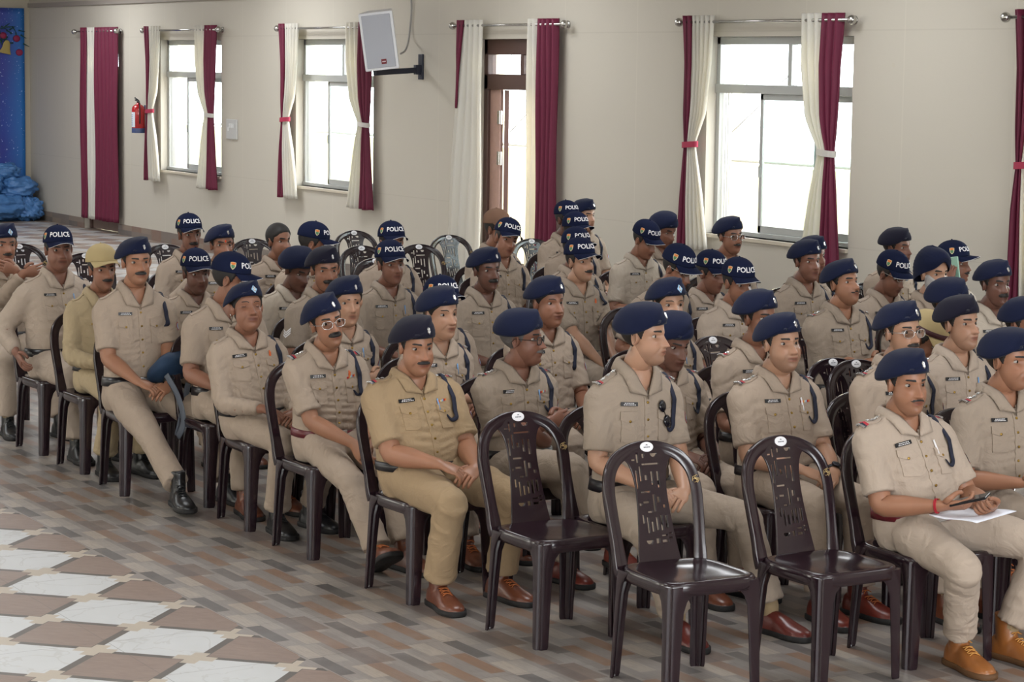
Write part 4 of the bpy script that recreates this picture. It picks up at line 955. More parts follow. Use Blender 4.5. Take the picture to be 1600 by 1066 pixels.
    bp = g.N.new('ShaderNodeBump'); bp.inputs['Strength'].default_value = 0.15; bp.inputs['Distance'].default_value = 0.002; g.L.new(grain, bp.inputs['Height']); g.L.new(bp.outputs[0], g.b.inputs['Normal'])
    return m
def wall_material(name, col):
    m = mat(name, col, 0.55, spec=0.25); g = NT(m); P, x, y, z = g.pos()
    c = g.mix(g.noise(P, 0.7, 4), tuple(v*0.97 for v in col[:3])+(1,), tuple(min(1, v*1.03) for v in col[:3])+(1,))
    j = g.m('MAXIMUM', g.m('LESS_THAN', g.m('ABSOLUTE', g.m('SUBTRACT', z, 2.632)), 0.006), g.m('LESS_THAN', g.m('ABSOLUTE', g.m('SUBTRACT', z, 0.952)), 0.005))
    w = g.m('FRACT', g.m('DIVIDE', g.m('ADD', x, 60.0-0.1), 1.22)); j2 = g.m('LESS_THAN', g.m('ABSOLUTE', g.m('SUBTRACT', w, 0.5)), 0.004)
    sc = g.m('MULTIPLY', g.m('GREATER_THAN', g.noise(g.comb(g.m('MULTIPLY', x, 1.0), z, y), 9.0, 6, 0.0), 0.735), 0.35)
    c = g.mix(g.m('MULTIPLY', j, 0.10), c, rgb(120, 108, 96)); c = g.mix(g.m('MULTIPLY', j2, 0.10), c, rgb(245, 238, 222)); c = g.mix(sc, c, rgb(190, 180, 164))
    g.L.new(c, g.b.inputs['Base Color']); return m
WALLM = wall_material('cream_wall_panel', rgb(192, 186, 174)); CEILM = mat('ceiling_white', rgb(214, 210, 202), 0.8)
ALU = mat('brushed_aluminium', rgb(186, 188, 186), 0.38, metal=0.35, spec=0.5); DARKWOOD = mat('dark_brown_door_frame', rgb(84, 60, 54), 0.4, var=(8, 0.12)); LIGHTWOOD = mat('door_veneer', rgb(172, 140, 130), 0.45, var=(20, 0.12))
GLASS = mat('window_glass', (0.93, 0.98, 0.98, 1), 0.02, trans=1.0)
STEEL = mat('polished_steel', rgb(190, 188, 184), 0.18, metal=0.95)

b = MB(); b.box(((LEFT_X+RIGHT_X)/2, (NEAR_Y+WALL_Y)/2, -0.05), (RIGHT_X-LEFT_X+0.6, WALL_Y-NEAR_Y+0.6, 0.1)); struct('floor', b.mesh('floor', [floor_material()], False))
b = MB(); b.box(((LEFT_X+RIGHT_X)/2, (NEAR_Y+WALL_Y)/2, CEIL+0.05), (RIGHT_X-LEFT_X+0.6, WALL_Y-NEAR_Y+0.6, 0.1)); struct('ceiling', b.mesh('ceiling', [CEILM], False))
TH = 0.24
OPEN = [(-31.75, -30.42, 0, 2.58), (-28.93, -26.98, 0.935, 2.59), (-24.86, -22.92, 0.935, 2.59), (-20.66, -19.22, 0, 2.58), (-16.72, -14.76, 0.935, 2.59), (-12.72, -10.76, 0.935, 2.59)]
b = MB(); x0 = LEFT_X-0.3
for a, c, z0, z1 in OPEN:
    b.box(((x0+a)/2, WALL_Y+TH/2, CEIL/2), (a-x0, TH, CEIL))
    if z0 > 0: b.box(((a+c)/2, WALL_Y+TH/2, z0/2), (c-a, TH, z0))
    b.box(((a+c)/2, WALL_Y+TH/2, (z1+CEIL)/2), (c-a, TH, CEIL-z1)); x0 = c
b.box(((x0+RIGHT_X)/2, WALL_Y+TH/2, CEIL/2), (RIGHT_X-x0, TH, CEIL)); struct('wall_back', b.mesh('wall_back', [WALLM], False))
b = MB(); b.box((LEFT_X-0.12, (NEAR_Y+WALL_Y)/2, CEIL/2), (0.24, WALL_Y-NEAR_Y, CEIL)); struct('wall_left', b.mesh('wall_left', [wall_material('beige_end_wall', rgb(176, 168, 152))], False))
b = MB(); b.box(((LEFT_X+RIGHT_X)/2, NEAR_Y-0.12, CEIL/2), (RIGHT_X-LEFT_X+0.4, 0.24, CEIL)); struct('wall_near', b.mesh('wall_near', [WALLM], False))
b = MB(); b.box((RIGHT_X+0.12, (NEAR_Y+WALL_Y)/2, CEIL/2), (0.24, WALL_Y-NEAR_Y, CEIL)); struct('wall_right', b.mesh('wall_right', [WALLM], False))
# baseboards, tiled in brown and grey
def base_material():
    m = mat('baseboard_tile', rgb(120, 104, 92), 0.4); g = NT(m); P, x, y, z = g.pos(); k = g.m('FLOOR', g.m('MULTIPLY', g.m('ADD', g.m('ADD', x, y), 60.0), 2.9)); rw = g.m('FLOOR', g.m('MULTIPLY', z, 14.0))
    g.L.new(g.mix(g.noise(P, 6, 4), g.ramp(g.rand(k, rw), [(0, rgb(118, 108, 102)), (0.35, rgb(146, 128, 112)), (0.6, rgb(128, 92, 76)), (0.8, rgb(84, 80, 80))]), rgb(130, 120, 110)), g.b.inputs['Base Color']); return m
BASEM = base_material(); x0 = LEFT_X
b = MB()
for a, c in ((LEFT_X, -31.75), (-30.42, -20.66), (-19.22, RIGHT_X)): b.box(((a+c)/2, WALL_Y-0.008, 0.07), (c-a, 0.016, 0.14))
struct('baseboard_back', b.mesh('baseboard_back', [BASEM], False))
b = MB(); b.box((LEFT_X+0.008, (NEAR_Y+WALL_Y)/2, 0.07), (0.016, WALL_Y-NEAR_Y, 0.14)); struct('baseboard_left', b.mesh('baseboard_left', [BASEM], False))
b = MB(); b.box((-24.0, WALL_Y-0.02, 3.10), (19.9, 0.04, 0.06)); struct('trim_1', b.mesh('trim_1', [mat('conduit_grey', rgb(150, 142, 134), 0.5)], False))

def window(i, a, c, z0, z1):
    root = bpy.data.objects.new('window_%d' % i, None); COL.objects.link(root); root['kind'] = 'structure'; root.location = ((a+c)/2, WALL_Y+0.13, z0)
    w = c-a; h = z1-z0; fr = MB(); t = 0.05
    def bx(mb, x0, x1, za, zb, y=0.0, d=0.07): mb.box(((x0+x1)/2, y, (za+zb)/2), (abs(x1-x0), d, zb-za))
    zt = 2.12-z0; zt2 = 2.195-z0
    bx(fr, -w/2, -w/2+t, 0, h); bx(fr, w/2-t, w/2, 0, h); bx(fr, -w/2, w/2, 0, 0.04, d=0.10); bx(fr, -w/2, w/2, h-0.065, h); bx(fr, -w/2, w/2, zt, zt2, d=0.10)
    bx(fr, -w/2+0.52*w-0.025, -w/2+0.52*w+0.025, zt2, h-0.06)
    for k in (0.075, 0.11, 0.145): bx(fr, -w/2+k, -w/2+k+0.008, 0.04, zt, y=0.02, d=0.02)
    o = obj('window_frame', fr.mesh('window_frame', [ALU], False), root); bevel(o, 0.004)
    # sliding sashes: middle one drawn part of the way, one parked on the right
    for x0, x1, y in ((-w/2+0.315*w, -w/2+0.725*w, -0.012), (w/2-0.33*w, w/2-0.03, 0.022)):
        s = MB(); st = 0.042
        bx(s, x0, x0+st, 0.04, zt, y, 0.024); bx(s, x1-st, x1, 0.04, zt, y, 0.024); bx(s, x0, x1, 0.04, 0.10, y, 0.024); bx(s, x0, x1, zt-0.05, zt, y, 0.024)
        so = obj('window_sash', s.mesh('window_sash', [ALU], False), root); bevel(so, 0.003)
        gl = MB(); bx(gl, x0+st, x1-st, 0.10, zt-0.05, y, 0.005); obj('pane', gl.mesh('pane', [mat('greenish_glass', (0.80, 0.92, 0.90, 1), 0.02, trans=1.0)], False), so)
        l = MB(); bx(l, x0+0.012, x0+0.030, 0.42*zt, 0.42*zt+0.09, y-0.018, 0.016); obj('latch', l.mesh('latch', [mat('latch_grey', rgb(170, 172, 168), 0.4)], False), so)
    for x0, x1 in ((-w/2+t, -w/2+0.52*w-0.025), (-w/2+0.52*w+0.025, w/2-t)):
        gl = MB(); bx(gl, x0, x1, zt2, h-0.065, 0.0, 0.005); obj('pane', gl.mesh('pane', [GLASS], False), root)
    s = MB(); bx(s, -w/2-0.0, w/2+0.0, -0.03, 0.0, -0.075, 0.16); struct('window_sill', s.mesh('window_sill', [mat('sill_cream', rgb(198, 188, 170), 0.5)], False), (0, 0, 0), root)
for i, (a, c, z0, z1) in enumerate([OPEN[1], OPEN[2], OPEN[4], OPEN[5]]): window(i+1, a, c, z0, z1)

def door(i, a, c, z1, opened):
    root = bpy.data.objects.new('door_%d' % i, None); COL.objects.link(root); root['kind'] = 'structure'; root.location = ((a+c)/2, WALL_Y+0.12, 0)
    w = c-a; fr = MB(); t = 0.075
    def bx(mb, x0, x1, za, zb, y=0.0, d=0.10): mb.box(((x0+x1)/2, y, (za+zb)/2), (abs(x1-x0), d, zb-za))
    bx(fr, -w/2, -w/2+t, 0, z1); bx(fr, w/2-t, w/2, 0, z1); bx(fr, -w/2, w/2, z1-0.15, z1); bx(fr, -w/2, w/2, 2.09, 2.24)
    for k in (0.46,): bx(fr, -w/2+k*w+0.04, -w/2+k*w+0.10, 2.24, z1-0.15)
    o = obj('door_frame', fr.mesh('door_frame', [DARKWOOD], False), root); bevel(o, 0.006)
    gl = MB(); bx(gl, -w/2+t, w/2-t, 2.24, z1-0.15, 0, 0.005); obj('pane', gl.mesh('pane', [GLASS], False), root)
    if opened:
        # a narrow leaf stays shut beside the left jamb; the wide leaf is swung far outwards and seen edge on
        lf = MB(); bx(lf, -w/2+t, -w/2+0.27, 0.006, 2.09, 0, 0.038); n_ = obj('door_leaf', lf.mesh('door_leaf', [LIGHTWOOD], False), root); bevel(n_, 0.004)
        hb = MB()
        for z in (0.75, 1.42, 1.82): hb.box((-w/2+0.285, -0.03, z), (0.075, 0.016, 0.13)); hb.tube([(-w/2+0.29, -0.036, z-0.065), (-w/2+0.29, -0.036, z+0.065)], 0.008, 8)
        obj('hinge', hb.mesh('hinge', [STEEL], False), n_)
        lf = MB(); lf.box((0.40, 0, 1.04), (0.80, 0.045, 2.08)); leaf = obj('door_leaf', lf.mesh('door_leaf', [DARKWOOD], False), root, (-w/2+0.335, 0.02, 0.005), (0, 0, math.radians(150))); bevel(leaf, 0.004)
    else:
        for sx in (-1, 1):
            lf = MB(); bx(lf, 0.002 if sx > 0 else -w/2+t, w/2-t if sx > 0 else -0.002, 0.006, 2.09, 0, 0.04); leaf = obj('door_leaf', lf.mesh('door_leaf', [mat('grey_brown_door', rgb(138, 118, 108), 0.5, var=(10, 0.08))], False), root); bevel(leaf, 0.004)
door(1, OPEN[0][0], OPEN[0][1], 2.58, False); door(2, OPEN[3][0], OPEN[3][1], 2.58, True)

# ------------------------------------------------------------------ verandah outside
b = MB(); b.box((-20, 14.2, -0.06), (60, 4.6, 0.1)); struct('verandah_floor', b.mesh('verandah_floor', [mat('outside_tile', rgb(200, 192, 180), 0.6)], False))
YEL = mat('pale_yellow_plaster', rgb(240, 232, 196), 0.8)
b = MB(); b.box((-22, 13.62, 0.70), (50, 0.2, 1.42)); tag(obj('verandah_wall', b.mesh('verandah_wall', [YEL], False)), 'pale yellow low wall outside, seen through the windows', 'wall')
b = MB(); b.tube([(-47, 13.52, 1.45), (3, 13.52, 1.45)], 0.022, 10); HR = tag(obj('handrail', b.mesh('handrail', [mat('rail_grey', rgb(150, 152, 150), 0.4)])), 'grey rail along the top of the yellow wall outside', 'rail')
PX = [-33.5, -28.95, -24.3, -19.6, -15.0]
po = None
for k, x in enumerate(PX):
    if po is None: b = MB(); b.box((0, 0, 1.5), (0.55, 0.4, 3.1)); po = obj('verandah_pillar', b.mesh('verandah_pillar', [YEL], False)); bevel(po, 0.01); q = po
    else: q = po.copy(); COL.objects.link(q)
    q.location = (x, 13.75, 0); tag(q, ['leftmost', 'second', 'third', 'fourth', 'rightmost'][k]+' pale yellow pillar outside, counted from the left', 'pillar', 'pillars of the verandah')
for (xa, ya), (xb, yb) in [((1133, 97), (1168, 132)), ((1229, 122), (1271, 84)), ((1138, 212), (1180, 172)), ((566, 176), (581, 158)), ((786, 70), (812, 100)), ((803, 200), (848, 152))]:
    p, q = on_y(xa, ya, 13.52), on_y(xb, yb, 13.52); d = q-p; p = p-d*0.15; q = q+d*0.15; b = MB(); b.tube([p, q], 0.008, 6); obj('brace_rod', b.mesh('brace_rod', [mat('brace_grey', rgb(120, 120, 122), 0.5)]), HR)

# ------------------------------------------------------------------ curtains
MAROON = mat('maroon_satin', rgb(100, 22, 52), 0.55, spec=0.35, sheen=0.05, bump=(200, 0.1, 0.001))
def sheer():
    m = mat('cream_curtain_cloth', rgb(224, 223, 218), 0.8, spec=0.1); nt = m.node_tree; b_ = nt.nodes['Principled BSDF']; tr = nt.nodes.new('ShaderNodeBsdfTranslucent'); tr.inputs[0].default_value = rgb(240, 230, 205); mx = nt.nodes.new('ShaderNodeMixShader'); mx.inputs[0].default_value = 0.35
    nt.links.new(b_.outputs[0], mx.inputs[1]); nt.links.new(tr.outputs[0], mx.inputs[2]); nt.links.new(mx.outputs[0], nt.nodes['Material Output'].inputs[0]); return m
CREAMC = sheer()
def panel(profile, folds_, mi, mb, y0, amp=0.022, ph=0.0, nz=40, nx=None):
    """profile: rows (z, xa, xb); a pleated sheet between xa and xb"""
    pr = np.array(profile, float); zs = np.linspace(pr[0, 0], pr[-1, 0], nz); nx = nx or folds_*10; rows = []
    o = np.argsort(pr[:, 0])
    for z in zs:
        xa = np.interp(z, pr[o, 0], pr[o, 1]); xb = np.interp(z, pr[o, 0], pr[o, 2]); t = np.linspace(0, 1, nx); w = abs(xb-xa)
        a = min(amp, 0.25*w/folds_*2.2); rows.append(np.stack([xa+(xb-xa)*t, y0+a*np.sin(2*math.pi*folds_*t+ph)+0.3*a*np.sin(5*t+z*3), np.full(nx, z)+0.004*np.sin(9*t)*(z == zs[-1])], -1))
    mb.grid(rows, mi)
def curtain(i, x_rod, w_top, zb, style, where, order, mirror=False):
    """x_rod: outer edge on the rod; order: which colour is outermost; style 'tied' or 'straight'; mirror for right-hand curtains"""
    s = -1 if mirror else 1; y0 = WALL_Y-0.10; root = empty('curtain', (x_rod, y0, 0), 0, where, 'curtain', 'maroon and cream window curtains')
    for nm, me, fa, fb, kf in order:
        mb = MB(); zt = 2.765
        if style == 'tied':
            zk = 1.68; wk = 0.17*w_top/0.5+0.02; kb = 0.62*w_top; off = 0.10*w_top
            pr = [(zt, fa*w_top, fb*w_top), (2.35, 0.02+fa*w_top*0.88+off*0.4, 0.02+fb*w_top*0.88+off*0.4), (1.95, off+fa*wk*1.9, off+fb*wk*1.9), (zk+0.03, off+0.02+fa*wk, off+0.02+fb*wk), (zk-0.03, off+0.02+fa*wk, off+0.02+fb*wk), (1.35, off*0.7+fa*w_top*0.62, off*0.7+fb*w_top*0.62), (zb, fa*w_top*0.98-0.02, fb*w_top*0.98-0.02)]
        else:
            pr = [(zt, fa*w_top, fb*w_top)]+[(z, fa*w_top*1.0, fb*w_top) for z in (1.5, zb)] if style == 'straight' else ([(zt, 0, fb*w_top), (2.3, 0, fb*w_top*0.5), (1.95, -0.02, 0.03), (1.9, -0.02, 0.02)] if fa == 0 else [(zt, fa*w_top, fb*w_top), (1.95, 0.0, fb*w_top), (1.2, -0.10, fb*w_top), (zb, -0.20, fb*w_top-0.02)])
        pr = [(z, s*a, s*b_) for z, a, b_ in pr]
        panel(pr, kf, 0, mb, 0.0, 0.026, nz=46); o = obj('curtain_panel', mb.mesh('curtain_panel', [me]), root, label=nm); m = o.modifiers.new('t', 'SOLIDIFY'); m.thickness = 0.003; m.offset = 0
    if style == 'tied':
        b = MB(); w2 = 0.17*w_top/0.5+0.03; off = 0.10*w_top+0.015; a = np.linspace(0, 2*math.pi, 24, endpoint=False)
        ring = [np.stack([s*(off+w2/2)+(w2/2+0.012)*np.cos(a), 0.042*np.sin(a), z+0.008*np.cos(a)*s+0*a], -1) for z in (1.655, 1.66, 1.70, 1.705)]; b.loft(ring, 0, (False, False))
        obj('tie_band', b.mesh('tie_band', [CREAMC if mirror else mat('tie_red', rgb(160, 40, 70), 0.6)]), root)
M_, C_ = ('maroon panel', MAROON), ('cream panel', CREAMC)
LO = [(*M_, 0.0, 0.30, 2), (*C_, 0.30, 1.0, 5)]; RO = [(*M_, 0.0, 0.50, 3), (*C_, 0.50, 1.0, 3)]
def rod(i, a, c, lab):
    r = empty('curtain_rod', ((a+c)/2, WALL_Y-0.10, 2.71), 0, lab, 'curtain rod', 'curtain rods'); h = (c-a)/2
    b = MB(); b.tube([(-h, 0, 0), (h, 0, 0)], 0.0125, 12); obj('rod', b.mesh('rod', [STEEL]), r)
    for s in (-1, 1):
        b = MB(); t = np.linspace(0.05, math.pi-0.05, 12); b.loft([np.stack([np.full(16, s*(h+0.035)-0.038*math.cos(q)), 0.038*math.sin(q)*np.cos(np.linspace(0, 6.2832, 16, endpoint=False)), 0.038*math.sin(q)*np.sin(np.linspace(0, 6.2832, 16, endpoint=False))], -1) for q in t]); obj('finial', b.mesh('finial', [STEEL]), r)
        b = MB(); x = s*(h-0.05); b.tube([(x, 0, 0), (x, 0.10, 0.0)], 0.010, 10); b.tube([(x, 0.088, 0), (x, 0.099, 0)], 0.035, 16); obj('bracket', b.mesh('bracket', [STEEL]), r)
rod(1, -31.80, -30.27, 'steel curtain rod over the closed far door'); rod(2, -29.25, -26.88, 'steel curtain rod over the window beside the fire extinguisher'); rod(3, -25.12, -22.70, 'steel curtain rod over the window behind the loudspeaker')
rod(4, -20.97, -18.92, 'steel curtain rod over the open door'); rod(5, -16.98, -14.70, 'steel curtain rod over the large right window'); rod(6, -12.90, -10.6, 'steel curtain rod at the right edge')
curtain(1, -31.62, 0.60, 0.16, 'straight', 'left curtain of the closed far door, narrow maroon and cream', [(*M_, 0, 0.46, 2), (*C_, 0.46, 1.0, 3)])
curtain(2, -30.22, 0.80, 0.16, 'straight', 'right curtain of the closed far door, wide maroon', [(*M_, 0, 1.0, 6)], True)
curtain(3, -29.24, 0.54, 0.79, 'tied', 'left tied curtain of the window beside the fire extinguisher', LO)
curtain(4, -26.93, 0.62, 0.77, 'tied', 'right tied curtain of the window beside the fire extinguisher', RO, True)
curtain(5, -25.12, 0.54, 0.79, 'tied', 'left tied curtain of the window behind the loudspeaker', LO)
curtain(6, -22.76, 0.62, 0.77, 'tied', 'right tied curtain partly behind the loudspeaker', RO, True)
curtain(7, -20.92, 0.52, 0.12, 'flare', 'left cream curtain of the open door, spread at the bottom', [(*M_, 0, 0.28, 2), (*C_, 0.27, 1.0, 4)])
curtain(8, -19.00, 0.52, 0.12, 'straight', 'right curtain of the open door, maroon with a cream edge', [(*M_, 0, 0.66, 4), (*C_, 0.66, 1.0, 2)], True)
curtain(9, -16.97, 0.47, 0.80, 'tied', 'left tied curtain of the large right window', LO)
curtain(10, -14.77, 0.52, 0.78, 'tied', 'right tied curtain of the large right window', RO, True)
curtain(11, -12.85, 0.55, 0.12, 'tied', 'curtain cut off by the right edge of the picture', LO)

# ------------------------------------------------------------------ things on the walls
sp = empty('loudspeaker', (-21.60, 11.12, 2.28), 0, 'white loudspeaker on a black wall bracket beside the window', 'loudspeaker')
b = MB(); a = [(-0.13, 0.16), (0.13, 0.16), (0.172, -0.12), (0.172, -0.155), (-0.172, -0.155), (-0.172, -0.12)]
b.loft([[(x*q, y, z) for x, y in a] for z, q in ((0.0, 1), (0.58, 1))]); cb_ = obj('cabinet', b.mesh('cabinet', [mat('speaker_white', rgb(222, 224, 228), 0.4)], False), sp); bevel(cb_, 0.012, 3)
b = MB(); b.box((0, -0.160, 0.29), (0.290, 0.012, 0.53)); gq = obj('grille', b.mesh('grille', [mat('speaker_grille', rgb(170, 173, 182), 0.6, bump=(700, 0.4, 0.001))], False), sp); bevel(gq, 0.006)
b = MB(); b.box((0.03, -0.168, 0.085), (0.052, 0.005, 0.05)); q = obj('emblem', b.mesh('emblem', [mat('speaker_badge_red', rgb(110, 22, 34), 0.4)], False), gq, label='small dark red maker badge'); b = MB()
for k in range(3): b.box((0.018+0.012*k, -0.171, 0.085), (0.007, 0.002, 0.012))
obj('emblem_mark', b.mesh('emblem_mark', [WHITE], False), q)
sp.rotation_euler = (math.radians(6), math.radians(-7), math.radians(54))
b = MB(); b.box((-21.83, WALL_Y-0.012, 2.30), (0.085, 0.024, 0.26)); b.box((-21.83, WALL_Y-0.05, 2.27), (0.05, 0.07, 0.10)); 
br = obj('speaker_bracket', b.mesh('speaker_bracket', [mat('bracket_black', rgb(26, 30, 46), 0.4)], False)); tag(br, 'black wall bracket holding the white loudspeaker', 'bracket'); bevel(br, 0.004)
b = MB(); p0 = np.array([-21.83, WALL_Y-0.08, 2.265]); p1 = np.array([-21.68, 11.05, 2.235]); d = nrm(p1-p0); sd = nrm(np.cross(d, (0, 0, 1))); up = np.cross(sd, d); b.box((p0+p1)/2, (np.linalg.norm(p1-p0), 0.05, 0.055), 0, np.stack([d, sd, up], 1)); obj('arm', b.mesh('arm', [mat('bracket_black', rgb(26, 30, 46), 0.4)], False), br)
b = MB(); b.tube(catmull([on_y(640, -25, WALL_Y-0.02), on_y(643, 10, WALL_Y-0.02), on_y(641, 40, WALL_Y-0.02), on_y(638, 65, WALL_Y-0.06), on_y(633, 79, 11.4), on_y(626, 84, 11.25)], 24), 0.010, 8); tag(obj('cable', b.mesh('cable', [mat('cable_grey', rgb(150, 148, 144), 0.5)])), 'grey cable hanging down the wall to the loudspeaker', 'cable')
# fire extinguisher
fe = empty('fire_extinguisher', (-29.43, WALL_Y-0.11, 1.39), 0, 'red fire extinguisher with a white label on the wall', 'fire extinguisher')
RED = mat('extinguisher_red', rgb(176, 22, 30), 0.25, coat=0.5)
def lathe(prof, n=28): a = np.linspace(0, 2*math.pi, n, endpoint=False); return MB().loft([np.stack([r*np.cos(a), r*np.sin(a), np.full(n, z)], -1) for r, z in prof])
obj('cylinder_body', lathe([(0.075, 0), (0.085, 0.008), (0.085, 0.30), (0.078, 0.335), (0.055, 0.36), (0.028, 0.372), (0.028, 0.39)]).mesh('cylinder_body', [RED]), fe)
obj('base_band', lathe([(0.0862, 0.0), (0.0868, 0.004), (0.0868, 0.06), (0.0862, 0.062)]).mesh('base_band', [mat('label_blue', rgb(60, 76, 120), 0.4)]), fe)
b = MB(); a = np.linspace(-2.6, -0.9, 16); b.grid([np.stack([0.0872*np.cos(a), 0.0872*np.sin(a), np.full(16, z)], -1) for z in (0.075, 0.27)]); lb = obj('label_sheet', b.mesh('label_sheet', [mat('label_white', rgb(214, 222, 232), 0.5)]), fe, label='white printed label')
b = MB()
for k in range(6): a = np.linspace(-2.4, -1.3, 8); z = 0.10+0.026*k; b.grid([np.stack([0.0880*np.cos(a), 0.0880*np.sin(a), np.full(8, zz)], -1) for zz in (z, z+0.008)])
obj('print_lines', b.mesh('print_lines', [mat('label_ink', rgb(70, 90, 140), 0.5)]), lb)
b = MB(); b.tube([(0, 0, 0.385), (0, 0, 0.42)], 0.02, 12); b.tube([(-0.0, 0, 0.42), (-0.045, -0.03, 0.455)], [0.012, 0.009], 8); b.tube([(0, 0, 0.41), (-0.06, -0.02, 0.425)], 0.008, 8); obj('valve', b.mesh('valve', [BLACKPL]), fe, label='black valve and lever')
b = MB(); b.tube(catmull([(0.02, 0, 0.41), (0.08, -0.02, 0.40), (0.104, -0.02, 0.30), (0.100, -0.02, 0.12)], 20), 0.008, 8); obj('hose', b.mesh('hose', [BLACKPL]), fe)
b = MB(); b.box((0, 0.10, 0.30), (0.05, 0.02, 0.12)); obj('wall_hook', b.mesh('wall_hook', [STEEL], False), fe)
b = MB(); b.box((-26.64, WALL_Y-0.012, 1.52), (0.30, 0.024, 0.24)); sw = obj('switch_panel', b.mesh('switch_panel', [mat('switch_grey', rgb(190, 190, 188), 0.4)], False)); tag(sw, 'pale grey switch panel on the wall right of the first window', 'switch panel'); bevel(sw, 0.006)
for k in range(4):
    b = MB(); b.box((-26.72+0.045*k, WALL_Y-0.027, 1.56 if k else 1.52), (0.026, 0.010, 0.05)); q = obj('switch', b.mesh('switch', [mat('switch_white', rgb(214, 214, 212), 0.35)], False), sw)
# backdrop with bells
bk = empty('festive_banner', (LEFT_X+0.06, 11.55, 0), 0, 'tall blue printed festive banner hung on the end wall', 'banner')
def banner_mat():
    m = mat('banner_print', rgb(40, 70, 160), 0.6); g = NT(m); P, x, y, z = g.pos()
    n = g.noise(P, 1.6, 5, 1.0); c = g.mix(n, rgb(28, 74, 158), rgb(60, 44, 128)); edge = g.m('MULTIPLY', g.m('SUBTRACT', y, 11.25, None, True), 2.4, None, True); c = g.mix(edge, c, rgb(20, 112, 178))
    st = g.m('GREATER_THAN', g.noise(P, 34.0, 2), 0.70); c = g.mix(g.m('MULTIPLY', st, 0.7), c, rgb(190, 205, 245))
    g.L.new(c, g.b.inputs['Base Color']); return m
b = MB(); rows = [[(0.012*math.sin(y*9+z*0.6), y, z) for y in np.linspace(-3.0, 0.02, 50)] for z in np.linspace(0.35, 3.06, 30)]; b.grid(rows); q = obj('printed_cloth', b.mesh('printed_cloth', [banner_mat()]), bk); m = q.modifiers.new('t', 'SOLIDIFY'); m.thickness = 0.003
GRN = mat('pine_green_print', rgb(24, 66, 58), 0.7); GLD = mat('gold_print', rgb(160, 140, 78), 0.5); RIB = mat('ribbon_print', rgb(130, 24, 66), 0.6)
b = MB(); r5 = np.random.default_rng(4)
for k in range(60):
    y, z = -0.45+r5.normal(0, 0.20), 2.72+r5.normal(0, 0.09); a_ = r5.uniform(0, 6.28); d = np.array([0, math.cos(a_), math.sin(a_)])*0.10; b.tube([(0.02, y, z), (0.024, y+d[1], z+d[2])], [0.012, 0.003], 5)
obj('pine_sprigs', b.mesh('pine_sprigs', [GRN]), bk)
for y, z, t in ((-0.44, 2.50, 0.25), (-0.26, 2.50, -0.2), (-0.62, 2.52, 0.5)):
    q = obj('bell', lathe([(0.09, -0.10), (0.085, -0.085), (0.06, -0.02), (0.05, 0.05), (0.03, 0.085), (0.008, 0.095)], 20).mesh('bell', [GLD]), bk, (0.03, y, z), (t, 0, 0)); q.scale = (0.12, 1, 1)
b = MB()
for y, z in ((-0.30, 2.66), (-0.50, 2.68), (-0.06, 2.42), (-0.1, 2.62)):
    a = np.linspace(0, 2*math.pi, 16, endpoint=False); b.loft([np.stack([np.full(16, h), y+0.055*q_*np.cos(a), z+0.05*q_*np.sin(a)], -1) for h, q_ in ((0.016, 1), (0.03, 0.9), (0.036, 0.3))])
obj('ribbon_bow', b.mesh('ribbon_bow', [RIB]), bk)
# pile of blue tarpaulin
TARP = mat('blue_tarpaulin', rgb(70, 116, 170), 0.42, spec=0.5, bump=(9, 0.9, 0.03), var=(3, 0.25))
def bundle(loc, dims, seed, lab, nme='tarpaulin_bundle'):
    r = np.random.default_rng(seed); nu_, nv_ = 72, 44; rows = []
    for j in range(nv_):
        ph = math.pi*j/(nv_-1); P = np.stack([np.sin(ph)*np.cos(np.linspace(0, 6.2832, nu_, endpoint=False)), np.sin(ph)*np.sin(np.linspace(0, 6.2832, nu_, endpoint=False)), np.full(nu_, math.cos(ph))], -1)
        P = np.sign(P)*np.abs(P)**0.8; f = noise3(P, 3.0, seed)*0.10+np.abs(noise3(P, 6.5, seed+1))*0.14-np.abs(noise3(P, 12, seed+2))*0.08; P = P*(1+f[:, None])*np.array(dims)/2; P[:, 2] = np.maximum(P[:, 2]+dims[2]/2, 0.0); rows.append(P)
    b = MB(); b.grid(rows, wv=True); o = obj(nme, b.mesh(nme, [TARP]), None, loc); tag(o, lab, 'tarpaulin', 'heap of folded blue tarpaulin'); return o
bundle((-33.55, 10.95, 0), (0.75, 1.05, 0.38), 3, 'low crumpled blue tarpaulin bundle at the bottom left of the heap'); bundle((-33.50, 11.42, 0), (0.62, 0.40, 0.34), 5, 'rounded blue tarpaulin bundle at the bottom right of the heap')
bundle((-33.62, 11.30, 0.28), (0.55, 0.56, 0.34), 9, 'crumpled blue tarpaulin with a pointed corner on the right of the heap'); bundle((-33.62, 10.80, 0.33), (0.55, 0.60, 0.36), 12, 'flat-sided pale blue folded tarpaulin on the left of the heap'); bundle((-33.68, 11.10, 0.58), (0.40, 0.50, 0.24), 17, 'topmost blue tarpaulin bundle against the banner')
